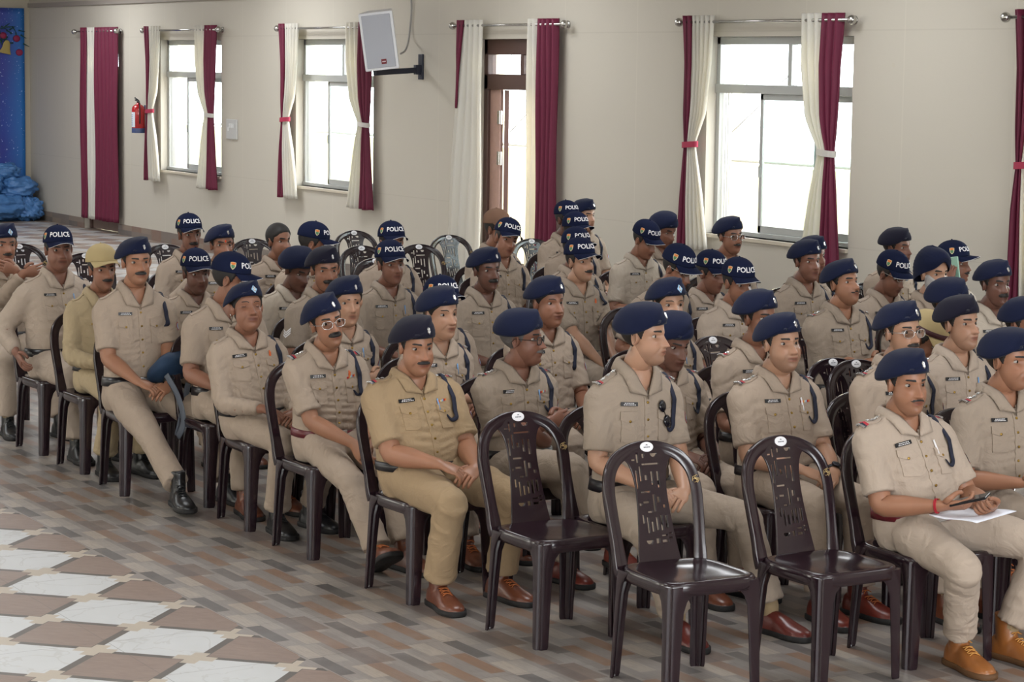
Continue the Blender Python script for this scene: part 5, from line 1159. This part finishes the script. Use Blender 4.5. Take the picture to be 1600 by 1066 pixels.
# ------------------------------------------------------------------ plastic chairs
PLAST = mat('dark_brown_plastic', rgb(38, 25, 31), 0.17, spec=0.6, bump=(90, 0.05, 0.001), var=(5, 0.10))
def back_pt(y, z, d=0.0):
    """point of the leaning, slightly hollow backrest at width y and height z"""
    x = -0.178-0.235*(z-0.42)-0.10*(z-0.42)**2-0.016*(1-np.minimum(np.abs(y)/0.21, 1)**2)+d
    return np.stack([x+0*y, y+0*x, z+0*y], -1)
def build_chair(label, group):
    root = empty('plastic_chair', (0, 0, 0), 0, label, 'chair', group)
    a = np.linspace(0, 2*math.pi, 64, endpoint=False); c, s = np.cos(a), np.sin(a); p = 5.0
    ux = np.sign(c)*np.abs(c)**(2/p); uy = np.sign(s)*np.abs(s)**(2/p)
    b = MB(); rings = []
    for q, z in ((0.06, 0.428), (0.3, 0.4275), (0.55, 0.429), (0.72, 0.432), (0.84, 0.4385), (0.93, 0.443), (0.98, 0.4405), (1.0, 0.433), (1.005, 0.415), (1.0, 0.392), (0.975, 0.390), (0.97, 0.412), (0.93, 0.421), (0.3, 0.4185), (0.06, 0.4185)):
        rings.append(np.stack([0.002+0.205*q*ux, (0.205+0.010*c)*q*uy, z+0.006*q*q*(-c)*(q < 0.9)+0.0012*(np.abs(np.sin(9*q*3.14))*(q < 0.8))], -1))
    b.loft(rings); obj('seat', b.mesh('seat', [PLAST]), root)
    for sx, sy in ((1, 1), (1, -1), (-1, 1), (-1, -1)):
        b = MB(); rg = []
        for z, ar in ((0.428, 0.150), (0.412, 0.128), (0.395, 0.098), (0.37, 0.076), (0.33, 0.063), (0.22, 0.057), (0.10, 0.053), (0.012, 0.050), (0.0, 0.046)):
            t = 1-z/0.428; cx = sx*((0.201 if sx > 0 else 0.192)+(0.004 if sx > 0 else 0.030)*t); cy = sy*(0.203+0.008*t); th = 0.010; ax = -sx; ay_ = -sy; k = 0.80 if sx > 0 else 0.62
            P = [(0, 0.015), (0.010, 0.013), (0.013, 0.010), (0.015, 0), (ar*k, 0), (ar*k, th*0.6), (ar*k*0.62, th), (ar*0.5*k, th*0.5), (ar*0.36*k, th*1.6), (th*1.8, th*1.8), (th*1.6, ar*0.36), (th*0.5, ar*0.5), (th, ar*0.62), (th*0.6, ar), (0, ar)]
            rg.append([(cx+ax*u, cy+ay_*v, z) for u, v in P])
        rg = np.array(rg); rg = rg if sx*sy < 0 else rg[:, ::-1]; b.loft(rg); o = obj('leg', b.mesh('leg', [PLAST]), root); m = o.modifiers.new('b', 'BEVEL'); m.width = 0.003; m.segments = 2; m.limit_method = 'ANGLE'
    half = np.array([(0.176, 0.400), (0.180, 0.46), (0.187, 0.55), (0.193, 0.64), (0.194, 0.71), (0.180, 0.775), (0.145, 0.822), (0.095, 0.850), (0.045, 0.863), (0.0, 0.866)])
    full = np.vstack([half, (half*[-1, 1])[::-1][1:]]); C = catmull(np.c_[full, np.zeros(len(full))], 90); P3 = back_pt(C[:, 0], C[:, 1]); T = nrm(np.gradient(P3, axis=0)); rg = []
    prof = [(-0.020, -0.001), (-0.017, 0.002), (0.0, 0.0035), (0.013, 0.0025), (0.0165, 0.0055), (0.0195, 0.0050), (0.0215, -0.003), (0.0225, -0.016), (0.0200, -0.0165), (0.017, -0.006), (0.0, -0.002), (-0.017, -0.005), (-0.020, -0.005)]
    for i in range(90):
        n = nrm(np.cross(T[i], (0, 1, 0))) if abs(T[i][1]) < 0.5 else nrm(np.cross(T[i], (-0.25, 0, 1.0))); n = np.array([1, 0, 0.25]); n = nrm(n-T[i]*(n@T[i])); w = np.cross(n, T[i]); w = w if w@(P3[i]-back_pt(np.array([0.0]), np.array([0.62]))[0]) > 0 else -w
        k = 1.0+0.22*math.exp(-((C[i, 1]-0.44)/0.05)**2)
        rg.append([P3[i]+w*u*1.15*k+n*v for u, v in prof])
    b = MB(); b.loft(rg); obj('back_frame', b.mesh('back_frame', [PLAST]), root)
    # pierced splat drawn flat, then bent onto the backrest
    cu = bpy.data.curves.new('splat', 'CURVE'); cu.dimensions = '2D'; cu.fill_mode = 'BOTH'; cu.extrude = 0.0035; cu.bevel_depth = 0.0012; cu.bevel_resolution = 1
    def poly(P):
        sp_ = cu.splines.new('POLY'); sp_.points.add(len(P)-1); sp_.use_cyclic_u = True
        for q, (x, y) in zip(sp_.points, P): q.co = (x, y, 0, 1)
    out = [(0.094, 0.432), (0.084, 0.50), (0.074, 0.58), (0.068, 0.66), (0.068, 0.72), (0.076, 0.775), (0.092, 0.812), (0.118, 0.838), (0.07, 0.856), (0.0, 0.862)]; full = catmull([(x, y, 0) for x, y in out+[(-x, y) for x, y in out[::-1][1:]]], 70)[:, :2].tolist(); poly(full)
    kx, kz = 0.00050, 0.00047
    def R(cx_, cy_, w, h):
        x, z = (cx_-190)*kx, 0.868-(cy_-130)*kz; w, h = (w*kx+0.0035)/2, (h*kz+0.0025)/2; poly([(x-w, z-h), (x+w, z-h), (x+w, z+h), (x-w, z+h)])
    def half_disc(cx_, cy_, r, flip=1):
        x, z = (cx_-190)*kx, 0.868-(cy_-130)*kz; r *= kx; poly([(x+r*math.cos(t), z-flip*r*math.sin(t)) for t in np.linspace(0, math.pi, 9)])
    half_disc(245, 185, 34); half_disc(122, 872, 34); R(150, 205, 20, 34); R(95, 215, 16, 84); R(205, 272, 150, 14); R(60, 232, 34, 12); R(108, 345, 15, 120); R(72, 390, 14, 150); R(155, 378, 22, 40)
    R(208, 385, 18, 105); R(262, 400, 18, 130); R(135, 492, 84, 15); R(80, 588, 22, 22); R(132, 573, 54, 18); R(202, 585, 17, 138); R(243, 560, 22, 48); R(288, 615, 22, 28); R(157, 652, 40, 15)
    R(90, 705, 15, 70); R(126, 755, 14, 125); R(166, 770, 17, 80); R(208, 748, 17, 105); R(248, 745, 17, 120); R(292, 738, 17, 100); R(195, 885, 28, 40); R(262, 846, 52, 13); R(262, 890, 52, 22); R(314, 832, 26, 13); R(314, 866, 26, 13)
    tmp = bpy.data.objects.new('tmp', cu); COL.objects.link(tmp); dg = bpy.context.evaluated_depsgraph_get(); me = tmp.evaluated_get(dg).to_mesh(); V = np.empty(len(me.vertices)*3); me.vertices.foreach_get('co', V); V = V.reshape(-1, 3); F = [tuple(q.vertices) for q in me.polygons]; tmp.evaluated_get(dg).to_mesh_clear(); bpy.data.objects.remove(tmp)
    e0, e1 = back_pt(np.array([0.05]), np.array([0.43]))[0], back_pt(np.array([0.05]), np.array([0.86]))[0]; Q = np.stack([e0[0]+(V[:, 1]-0.43)/0.43*(e1[0]-e0[0])+V[:, 2]-0.001, V[:, 0], V[:, 1]], -1); obj('back_splat', mk_mesh('back_splat', Q, F, [PLAST], None, False), root)
    b = MB(); a = np.linspace(0, 2*math.pi, 24, endpoint=False)
    for q, h in ((1, 0.0055), (1, 0.0075), (0.9, 0.0078)): pass
    b.loft([back_pt(0.0+0.029*q*np.cos(a), 0.867+0.0185*q*np.sin(a), h+0.0015) for q, h in ((1, 0.003), (1, 0.0065), (0.9, 0.007))], 0, (False, True)); st = obj('sticker', b.mesh('sticker', [mat('sticker_white', rgb(236, 236, 240), 0.4)]), root, label='white oval maker sticker')
    b = MB()
    for x, w in ((-0.012, 0.006), (-0.0045, 0.006), (0.003, 0.005), (0.010, 0.006)): P = back_pt(np.array([x-w/2, x+w/2, x+w/2, x-w/2]), np.array([0.864, 0.864, 0.868, 0.868]), 0.0092); b.add(P, [(0, 1, 2, 3)])
    P = back_pt(np.array([-0.006, 0.0, 0.006]), np.array([0.873, 0.878, 0.873]), 0.0092); b.add(P, [(0, 2, 1)]); obj('sticker_print', b.mesh('sticker_print', [mat('print_grey', rgb(90, 90, 100), 0.6)], False), st)
    b = MB(); r = np.random.default_rng(11)
    for k in range(7):
        t0 = r.uniform(0, 6.28); c0 = np.array([0.189+r.normal(0, 0.006), 0.735+r.normal(0, 0.007)]); t = np.linspace(t0, t0+3.4, 10); b.tube(back_pt(c0[0]+0.009*np.cos(t), c0[1]+0.008*np.sin(t), 0.009), 0.0011, 5)
    obj('emblem', b.mesh('emblem', [mat('gold_print_emblem', rgb(196, 170, 120), 0.3, metal=0.6)]), root, label='small gold scribble emblem')
    return root
CHAIR = None
def place_chair(x, y, rz, label, group):
    global CHAIR
    if CHAIR is None:
        CHAIR = build_chair(label, group); r = CHAIR
    else:
        r = CHAIR.copy(); COL.objects.link(r)
        for ch in CHAIR.children:
            c = ch.copy(); COL.objects.link(c); c.parent = r
            for g in ch.children: d = g.copy(); COL.objects.link(d); d.parent = c
    r.location = (x, y, 0); r.rotation_euler = (0, 0, rz); tag(r, label, 'chair', group); return r
GE, GB, GS = 'empty plastic chairs in the front', 'empty plastic chairs along the back', 'plastic chairs under the seated officers'
place_chair(-8.235, 5.045, math.radians(1), 'empty dark brown plastic chair, leftmost of the three empty front chairs', GE)
place_chair(-7.33, 5.075, math.radians(-2), 'empty dark brown plastic chair nearest the camera, middle of the three empty front chairs', GE)
place_chair(-7.215, 5.655, math.radians(2), 'empty dark brown plastic chair beside the officer with tan boots', GE)
for (px, py, lab, rz) in [(35, 385, 'empty chair at the far left behind the officer holding his hand to his face', 4), (128, 400, 'empty chair behind the khaki-capped officer at the left', -6), (262, 386, 'empty chair behind the large bereted officer, left of the officer with the forehead mark', 3),
        (392, 377, 'empty chair left of the bareheaded officer in the back', -3), (556, 364, 'empty chair under the loudspeaker, rearmost of the three stacked in view', 2), (566, 388, 'empty chair under the loudspeaker, middle of the three in view', 0), (592, 408, 'empty chair under the loudspeaker, nearest of the three in view', 4),
        (652, 386, 'empty chair directly right of the two cap wearers in the back', -4), (705, 371, 'empty chair with its pierced back against the white curtain', 3), (832, 377, 'empty chair in front of the open door', 0), (1126, 531, 'empty chair with its back showing in the middle of the group', 8), (1312, 566, 'empty chair with a shiny rim between the standing-collar officers at the right', 6)]:
    q = at(px, py, 0.868); place_chair(q[0]+0.30, q[1], math.radians(rz), lab, GB)

# ------------------------------------------------------------------ officers
BG = 'seated police officers'
P_ = []
def off(pid, px, py, label, **k):
    k['label'] = label; P_.append((pid, px, py, k))
f = lambda **k: k
B, Cc = 'beret', 'cap'
off(1, 12, 384, 'officer in a navy beret at the left edge, hands raised to his face', z=1.13, az=-4, arms='face', sleeve='long', badge='diamond', skin=1, face=f(mou=0.8), legs='mix', shoe='black', trouser=2)
off(2, 97, 392, 'stout officer in a navy POLICE cap on the left aisle, hand by his thigh', z=1.17, az=-4, body=4, hat=Cc, belly=0.07, wide=1.12, fat=1.2, arms='hang', sleeve='long', skin=2, face=f(fat=1.0, stub=0.2), legs='sit', shoe='black', cloth=2, dec='p', lanyard=True)
off(3, 168, 423, 'officer in a khaki cap and khaki-yellow uniform squeezed between two larger officers', z=1.11, az=2, hat='khaki_cap', sleeve='long', arms='clasp', skin=1, face=f(mou=0.9), cloth=4, legs='tuck', shoe='black', wide=0.94, plate=False)
off(4, 220, 411, 'tall bereted officer with a moustache and wristwatch, a blue bag on his lap', z=1.215, cy=0.05, az=-4, body=-2, near=True, arms='clasp', watch=1, skin=0, face=f(mou=1.0, jaw=1.05), belly=0.02, wide=1.08, fat=1.1, legs='far_out', footR=(0.74, 0.02), footL=(0.58, 0.30), kn=0.20, shoe='black', sock='khaki', cloth=0)
off(5, 303, 368, 'officer in a navy POLICE cap with a moustache, back left beneath the first window', z=1.12, az=0, hat=Cc, skin=2, face=f(mou=1.1), arms='thighs')
off(6, 352, 384, 'bereted officer with an orange forehead mark in the back left', z=1.11, az=-8, tika=True, skin=1, face=f(fat=0.4), arms='hang', wide=1.04)
off(7, 314, 430, 'officer in a navy POLICE cap seated behind the tall bereted officer', z=1.05, az=-2, pitch=6, hat=Cc, skin=3, face=f(stub=0.4, fat=0.3), arms='clasp', fat=1.0)
off(8, 383, 443, 'officer in a navy POLICE cap turned away, his head behind the sleeping woman', z=1.13, az=55, pitch=16, hat=Cc, skin=1, face=f(), arms='thighs', wide=1.06, fat=1.08)
off(9, 393, 479, 'woman officer with closed eyes and raised chin in a navy beret with a diamond badge', z=1.085, side=-0.10, cy=0.07, az=-6, pitch=-9, near=True, badge='diamond', arms='clasp', sleeve='long', skin=1, face=f(female=1, closed=1, fat=0.55), earring=True, belly=0.05, fat=1.05, dec='o', legs='sit', footR=(0.30, 0.02), footL=(0.24, 0.20), shoe='black', sock='khaki', watchR=0)
off(10, 447, 378, 'bareheaded officer with short black hair in the back row', z=1.08, az=13, hat='none', skin=1, face=f(hair=0.0079), arms='clasp')
off(11, 508, 386, 'officer in a navy POLICE cap facing away in the back, right of the bareheaded officer', z=1.10, az=62, pitch=16, hat=Cc, skin=1, arms='clasp')
off(12, 477, 431, 'officer in a navy beret looking down, seen behind the sergeant with the chevrons', z=1.04, az=13, pitch=24, skin=3, face=f(down=1), arms='thighs', cloth=5, badge='none')
off(13, 514, 425, 'sergeant in a beret with a moustache and white chevrons on the sleeve', z=1.13, az=-10, pitch=6, skin=1, face=f(mou=1.15), chevron=True, patch=False, cloth=1, hat='dark_beret', arms='thighs', lanyard=False)
off(14, 520, 505, 'officer with thin glasses and a thick black moustache leaning sideways on the aisle', z=1.085, az=-2, pitch=-2, roll=10, near=True, glasses='thin', skin=0, face=f(mou=1.35, greymou=0), arms='down', belly=0.03, rank=2, dec='ro', legs='far_out', footR=(0.66, 0.06), footL=(0.60, 0.10), kn=0.16, shoe='brown', belt='maroon', cloth=0, lean=6, side=-0.10, ftilt={-1: 0.45})
off(15, 550, 475, 'woman officer in a beret behind the moustached officer with thin glasses', z=1.08, az=-7, pitch=3, near=False, skin=4, face=f(female=1), hat=B, arms='folded', sleeve='long', dec='p', wide=0.92)
off(16, 621, 381, 'officer in a navy POLICE cap in the back row, eyes just visible over another cap', z=1.11, az=0, hat=Cc, skin=1, arms='thighs')
off(17, 620, 415, 'clean-shaven officer in a tilted navy POLICE cap with a pen in his pocket', z=1.11, az=0, hat=Cc, skin=2, face=f(fat=0.2), dec='p', arms='clasp', cloth=1)
off(18, 662, 547, 'stout officer in a dark beret and darker tan uniform, hands joined on his thigh', z=1.065, side=-0.10, cy=0.02, az=-2, pitch=7, near=True, hat='dark_beret', skin=0, face=f(mou=0.75, fat=1.0, down=0.6), belly=0.075, wide=1.12, fat=1.2, arms='clasp', rank=2, dec='pr', cloth=3, trouser=3, legs='sit', footR=(0.30, 0.08), footL=(0.28, 0.24), shoe='brown', sock='blue', slouch=0.03)
off(19, 704, 493, 'woman officer in a beret with her arms folded behind the stout tan-uniformed officer', z=1.10, az=8, near=True, skin=4, face=f(female=1), arms='folded', rank=1, dec='p', wide=0.92, gaze=8)
off(20, 705, 476, 'officer whose navy cap shows just above the beret of the woman with folded arms', z=1.06, az=8, hat=Cc, skin=1, arms='clasp')
off(21, 771, 424, 'dark-skinned bereted officer with a moustache in the middle, staring ahead', z=1.11, az=0, skin=3, face=f(mou=1.1, fat=0.2), cloth=1, arms='clasp')
off(22, 799, 377, 'officer in a navy POLICE cap with his head tilted, below the open door', z=1.12, az=-4, pitch=8, roll=-14, hat=Cc, skin=1, face=f(down=0.8), arms='clasp')
off(23, 842, 530, 'grey-moustached officer in profile with dark framed glasses and a beret, arms crossed', z=1.07, az=44, near=True, glasses='dark', skin=2, face=f(mou=0.8, greymou=1, grey=1), badge='none', rank=2, dec='pr', arms='folded', cloth=1, legs='out', footR=(0.60, -0.16, 0.24), footL=(0.18, 0.12), kn=0.12, shoe='redbrown')
off(24, 871, 475, 'woman officer with wide eyes in a beret, right of the grey-moustached officer', z=1.11, az=6, near=True, skin=1, face=f(female=1, fat=0.5), arms='clasp', belly=0.02, wide=1.0, earring=True, dec='')
off(25, 897, 344, 'officer in a navy POLICE cap, rearmost of four lined up at the maroon curtain', z=1.13, az=10, hat=Cc, skin=3, arms='thighs')
off(26, 924, 338, 'officer in a navy beret half hidden behind the rearmost cap at the maroon curtain', z=1.12, az=10, skin=4, arms='clasp')
off(27, 912, 364, 'officer in a navy POLICE cap, second from the back of the four caps lined up', z=1.12, az=10, hat=Cc, skin=2, arms='clasp')
off(28, 914, 391, 'officer in a navy POLICE cap, third from the back of the four caps lined up', z=1.11, az=10, hat=Cc, skin=2, arms='clasp')
off(29, 920, 410, 'officer in a navy POLICE cap with a small moustache, nearest of four lined up', z=1.12, az=8, hat=Cc, skin=4, face=f(mou=0.8), dec='o', arms='down', sleeve='short', cloth=1)
off(30, 1020, 384, 'officer in a navy POLICE cap bowing his head left of the large window', z=1.06, az=16, pitch=26, hat=Cc, skin=1, face=f(down=1), arms='phone', cloth=5)
off(31, 1050, 366, 'officer in a navy beret behind the bowing capped officer, left of the large window', z=1.10, az=13, pitch=18, skin=2, face=f(down=1), badge='none', arms='clasp')
off(32, 1074, 430, 'officer in glasses and a navy POLICE cap bent forward over a paper', z=1.10, az=20, pitch=26, hat=Cc, glasses='thin', skin=1, lean=14, face=f(down=1), arms='phone')
off(33, 1056, 478, 'woman officer in a beret with a diamond badge looking straight ahead, behind the profile officer', z=1.12, az=-8, near=True, skin=4, face=f(female=1), badge='diamond', arms='phone', sleeve='long', dec='p', wide=0.92)
off(34, 1034, 526, 'clean-shaven officer in near profile with sunglasses hooked on his pocket', z=1.195, az=32, near=True, skin=4, face=f(stub=0.45, jaw=1.05, nose=1.05), rank=3, dec='s', arms='clasp', belly=0.015, wide=1.05, legs='out', footR=(0.40, 0.02), footL=(0.44, 0.42), kn=0.30, shoe='loafer', fat=1.05, cloth=1, lean=2)
off(35, 1066, 546, 'bereted officer looking down, mostly hidden behind the near-profile officer', z=1.04, az=3, pitch=20, near=True, skin=3, face=f(down=1), rank=2, badge='none', arms='clasp')
off(36, 1126, 432, 'officer in a navy POLICE cap looking down left of the officer with a scowling face', z=1.01, az=16, pitch=12, hat=Cc, skin=2, face=f(down=1), arms='clasp', cloth=2)
off(37, 1167, 448, 'officer with a scowling lined face under a navy POLICE cap', z=1.07, az=4, pitch=12, hat=Cc, skin=1, face=f(stub=0.4), arms='clasp', cloth=2)
off(38, 1152, 370, 'bereted officer with glasses and a moustache seated high against the large window', z=1.16, az=2, glasses='thin', skin=1, face=f(mou=0.7, fat=0.3), dec='or', badge='none', arms='clasp')
off(39, 1204, 499, 'bereted officer whose face is half covered by the fair full-faced officer', z=1.12, az=8, near=True, skin=1, rank=1, arms='clasp')
off(40, 1237, 538, 'fair full-faced officer in a beret with a white pen and ribbons on his chest', z=1.11, az=-2, pitch=-2, near=True, skin=4, face=f(fat=0.8, stub=0.4), rank=3, dec='wr', arms='clasp', belly=0.045, wide=1.1, fat=1.12, legs='sit', watch=1, shoe='redbrown', gaze=8)
off(41, 1273, 410, 'bereted officer with strong eyebrows right of the large window', z=1.13, az=-2, skin=2, face=f(), arms='clasp', cloth=1)
off(42, 1334, 441, 'bereted officer lifting his chin, red shoulder marks, right of centre', z=1.14, az=8, pitch=-8, skin=0, face=f(fat=0.4, mou=0.45), rank=2, arms='folded', belly=0.04, wide=1.1, fat=1.1, cloth=1)
off(43, 1418, 388, 'officer in a dark beret behind the capped officer looking down at the right', z=1.12, az=18, hat='dark_beret', badge='none', skin=2, arms='clasp')
off(44, 1408, 438, 'officer in glasses and a navy POLICE cap looking down at the right', z=1.05, az=14, pitch=24, hat=Cc, glasses='thin', skin=2, face=f(down=1), arms='phone', cloth=2)
off(45, 1473, 430, 'officer in a navy turban with a grey beard', z=1.14, az=-2, hat='turban', skin=4, face=f(beard=1, mou=0.8), arms='clasp', plate=False)
off(46, 1510, 413, 'officer in a navy POLICE cap holding a pale green phone to his ear', z=1.10, az=32, hat=Cc, skin=2, face=f(mou=0.8), arms='ear', pole=(0.35, -0.6, -0.5), cloth=5)
off(47, 1503, 480, 'officer in a navy beret whose face is hidden behind the clean-faced officer at the right', z=1.13, az=10, pitch=6, badge='none', skin=1, arms='clasp')
off(48, 1520, 507, 'clean-faced officer in a dark beret looking to the right, right side', z=1.13, az=5, pitch=-2, near=True, hat='dark_beret', badge='none', skin=4, face=f(fat=0.3, jaw=1.05), rank=1, arms='thighs', dec='p', wide=1.06, fat=1.1, cloth=2)
off(49, 1569, 446, 'dark-skinned bereted officer with a moustache at the right end of the group', z=1.14, az=-6, skin=3, face=f(mou=1.1), arms='clasp', sleeve='long', cloth=5)
off(50, 1427, 520, 'bereted officer with round thin glasses and a moustache, right side', z=1.165, az=0, pitch=-2, near=True, glasses='thin', skin=4, face=f(mou=0.9, stub=0.5), rank=2, arms='clasp', wide=1.05, fat=1.08)
off(51, 1467, 545, 'officer in a khaki cap with a maroon band bowed low between two bereted officers', z=0.97, az=28, pitch=30, hat='peaked', skin=1, lean=14, arms='down', cloth=4, face=f(down=1))
off(52, 1434, 604, 'officer in the right foreground with tan boots and a maroon belt, holding a phone', z=1.07, side=-0.20, az=-6, body=-2, pitch=4, near=True, badge='star', skin=0, face=f(mou=0.5, fat=0.6), rank=3, dec='w', arms='phone', belly=0.05, wide=1.1, fat=1.12, thread=1, belt='maroon', shoe='tan', legs='far_out', footR=(0.26, -0.01), footL=(0.24, 0.27), kn=0.24, hem=0.14, cloth=2, trouser=2)
off(53, 1601, 566, 'officer cut off by the right edge, holding a dark phone', z=1.10, az=14, near=True, badge='none', skin=0, rank=3, arms='phone', wide=1.08, fat=1.1, cloth=1, belt='maroon')
off(54, 1622, 510, 'officer whose beret just enters the picture at the right edge', z=1.09, az=10, skin=1, arms='clasp')
off(55, 790, 360, 'officer in a brown cap behind the officer with the tilted head, below the open door', z=1.13, az=18, pitch=5, hat='brown_cap', skin=1, arms='thighs', sleeve='long')
off(56, 1283, 402, 'officer whose beret peeks out behind the officer with strong eyebrows', z=1.09, az=2, skin=2, arms='clasp')
CH = {1: 'at the left edge', 2: 'on the left aisle under the stout capped officer', 3: 'under the officer in the khaki cap and khaki-yellow uniform', 4: 'under the tall bereted officer with the blue bag', 5: 'under the moustached cap wearer nearest the first window', 6: 'under the officer with the orange forehead mark', 7: 'under the capped officer behind the tall bereted one', 8: 'under the turned-away capped officer behind the sleeping woman', 9: 'under the woman with closed eyes', 10: 'under the bareheaded officer', 11: 'under the cap wearer right of the bareheaded officer', 12: 'under the bereted officer looking down behind the sergeant', 13: 'under the sergeant with white chevrons', 14: 'under the leaning officer with a thick black moustache', 15: 'under the woman behind the thick-moustached officer', 16: 'under the rearmost cap wearer below the loudspeaker', 17: 'under the clean-shaven cap wearer with a pen', 18: 'under the stout officer in darker tan uniform', 19: 'under the woman with folded arms', 20: 'hidden under the cap wearer behind the folded-arms woman', 21: 'under the dark-skinned moustached officer in the middle', 22: 'under the cap wearer with tilted head', 23: 'under the grey-moustached officer in dark glasses', 24: 'under the wide-eyed woman right of the grey-moustached officer', 25: 'under the rearmost of the four caps in line', 26: 'under the beret behind the four caps in line', 27: 'under the second-rearmost of the four caps in line', 28: 'under the third-rearmost of the four caps in line', 29: 'under the nearest of the four caps in line', 30: 'under the bowing cap wearer left of the large window', 31: 'under the beret behind the bowing cap wearer', 32: 'under the cap wearer bent over a paper', 33: 'under the woman with a diamond badge staring ahead', 34: 'under the near-profile officer with sunglasses on his pocket', 35: 'under the downward-looking beret behind the near-profile officer', 36: 'under the cap wearer left of the scowling officer', 37: 'under the scowling cap wearer', 38: 'under the bereted officer against the large window', 39: 'under the bereted officer half covered by the fair full-faced one', 40: 'under the fair full-faced officer with ribbons', 41: 'under the bereted officer with strong eyebrows', 42: 'under the bereted officer lifting his chin', 43: 'under the dark beret at the back right', 44: 'under the cap wearer in glasses looking down at the right', 45: 'under the turbaned officer', 46: 'under the officer phoning at the right', 47: 'under the beret hidden behind the clean-faced officer', 48: 'under the clean-faced officer in a dark beret', 49: 'under the dark-skinned moustached officer at the right end', 50: 'under the bereted officer with round glasses at the right', 51: 'under the officer in the khaki cap with a maroon band', 52: 'under the officer with tan boots', 53: 'under the officer cut off by the right edge', 54: 'under the beret entering at the right edge', 55: 'under the officer in a brown cap', 56: 'under the beret peeking out behind strong eyebrows'}
ONLY = globals().get('ONLY_IDS'); DONE = {}
for pid, px, py, k in P_:
    if ONLY and pid not in ONLY: continue
    r = build_person(pid, px, py, k); DONE[pid] = r; az = r['az']; c = r['root'].location
    cy_ = k.get('cy', 0); place_chair(c[0]+0.025*math.cos(az)-cy_*math.sin(az), c[1]+0.025*math.sin(az)+cy_*math.cos(az), az+random.uniform(-0.04, 0.04), 'dark brown plastic chair '+CH[pid], GS)

# ------------------------------------------------------------------ held and carried things
def held(name, me, pid, loc, rot, label, cat, group=None):
    r = DONE.get(pid)
    if r is None: return None
    o = obj(name, me); o.matrix_world = Matrix.Translation(r['root'].location)@Matrix.Rotation(r['az'], 4, 'Z')@Matrix.Translation(Vector(loc))@Matrix.Rotation(rot[2], 4, 'Z')@Matrix.Rotation(rot[1], 4, 'Y')@Matrix.Rotation(rot[0], 4, 'X')
    return tag(o, label, cat, group)
def phone_me(col=(18, 18, 22)):
    b = MB(); b.box((0, 0, 0), (0.150, 0.072, 0.010)); return b.mesh('phone', [mat('phone_%d' % col[1], rgb(*col), 0.2)], False)
def wrist(pid, i):
    r = DONE.get(pid); return np.array(r['arms'][i][2]) if r else np.zeros(3)
for pid, col, lab in ((52, (18, 18, 22), 'black phone in the hands of the officer with tan boots'), (53, (24, 24, 32), 'dark phone held by the officer cut off by the right edge'), (33, (26, 26, 30), 'dark phone in the hand of the woman behind the profile officer'), (44, (30, 30, 34), 'dark phone in the hands of the capped officer looking down at the right')):
    w = wrist(pid, 0); o = held('phone', phone_me(col), pid, w+np.array([0.085, 0.068, 0.034]), (0.15, -0.30, 0.55), lab, 'phone', 'phones in the hands of officers')
    if o:
        bevel(o, 0.004, 3); s = MB(); s.box((0, 0, 0.0054), (0.140, 0.064, 0.0006)); q = obj('screen', s.mesh('screen', [mat('phone_screen', rgb(40, 44, 52), 0.08)], False), o)
w = wrist(46, 0); o = held('phone', phone_me((150, 190, 170)), 46, w+np.array([0.0, 0.048, 0.09]), (math.radians(90), math.radians(80), 0.2), 'pale green phone held to an ear at the right', 'phone')
if o: bevel(o, 0.004, 3)
def sheet(name, pid, loc, rot, lab, sx=0.21, sy=0.297):
    b = MB(); b.grid([[(x*sx, y*sy, 0.006*math.sin(x*5)+0.012*x*y+0.010*x*x) for x in np.linspace(-0.5, 0.5, 10)] for y in np.linspace(-0.5, 0.5, 10)]); o = held(name, b.mesh(name, [mat('paper', rgb(228, 230, 240), 0.8)]), pid, loc, rot, lab, 'paper')
    if o: m = o.modifiers.new('t', 'SOLIDIFY'); m.thickness = 0.0025
sheet('paper', 52, (0.30, 0.02, 0.617), (0.0, 0.02, 0.35), 'white folded paper on the lap of the officer with tan boots')
sheet('paper', 32, (0.30, -0.02, 0.66), (0.2, 0.1, 0.5), 'white paper held by the officer bent forward')
if 4 in DONE:
    r = DONE[4]; bag = empty('bag', r['root'].location, r['az'], 'blue cloth bag on the lap of the tall bereted officer', 'bag')
    BL = mat('bag_blue', rgb(26, 54, 84), 0.75, bump=(30, 0.4, 0.006)); a = np.linspace(0, 2*math.pi, 40, endpoint=False); rows = []
    Mb = rotz(0.25)@roty(-0.55)@rotx(0.15)
    for t in np.linspace(0, 1, 18):
        q = math.sin(math.pi*min(max(t, 0.04), 0.96))**0.35; P = np.stack([0.115*q*np.sign(np.cos(a))*np.abs(np.cos(a))**0.6, 0.150*q*np.sign(np.sin(a))*np.abs(np.sin(a))**0.6, np.full(40, -0.065+0.13*t)], -1); P[:, 2] += 0.006*noise3(P, 22, 3); rows.append(P@Mb.T+np.array([0.185, 0.145, 0.690]))
    b = MB(); b.loft(rows); obj('pouch', b.mesh('pouch', [BL]), bag)
    b = MB(); b.tube(catmull([(0.30, 0.06, 0.66), (0.37, 0.10, 0.55), (0.40, 0.12, 0.42), (0.36, 0.10, 0.33), (0.33, 0.14, 0.45), (0.26, 0.20, 0.60)], 30), 0.019, 8, flat=0.12); obj('strap', b.mesh('strap', [mat('bag_strap', rgb(92, 98, 108), 0.8)]), bag, label='grey-blue hanging strap')
    b = MB(); b.tube(catmull([(0.10, 0.20, 0.70), (0.08, 0.17, 0.80), (0.10, 0.13, 0.84)], 14), 0.016, 8, flat=0.15); obj('shoulder_strap', b.mesh('shoulder_strap', [BL]), bag)
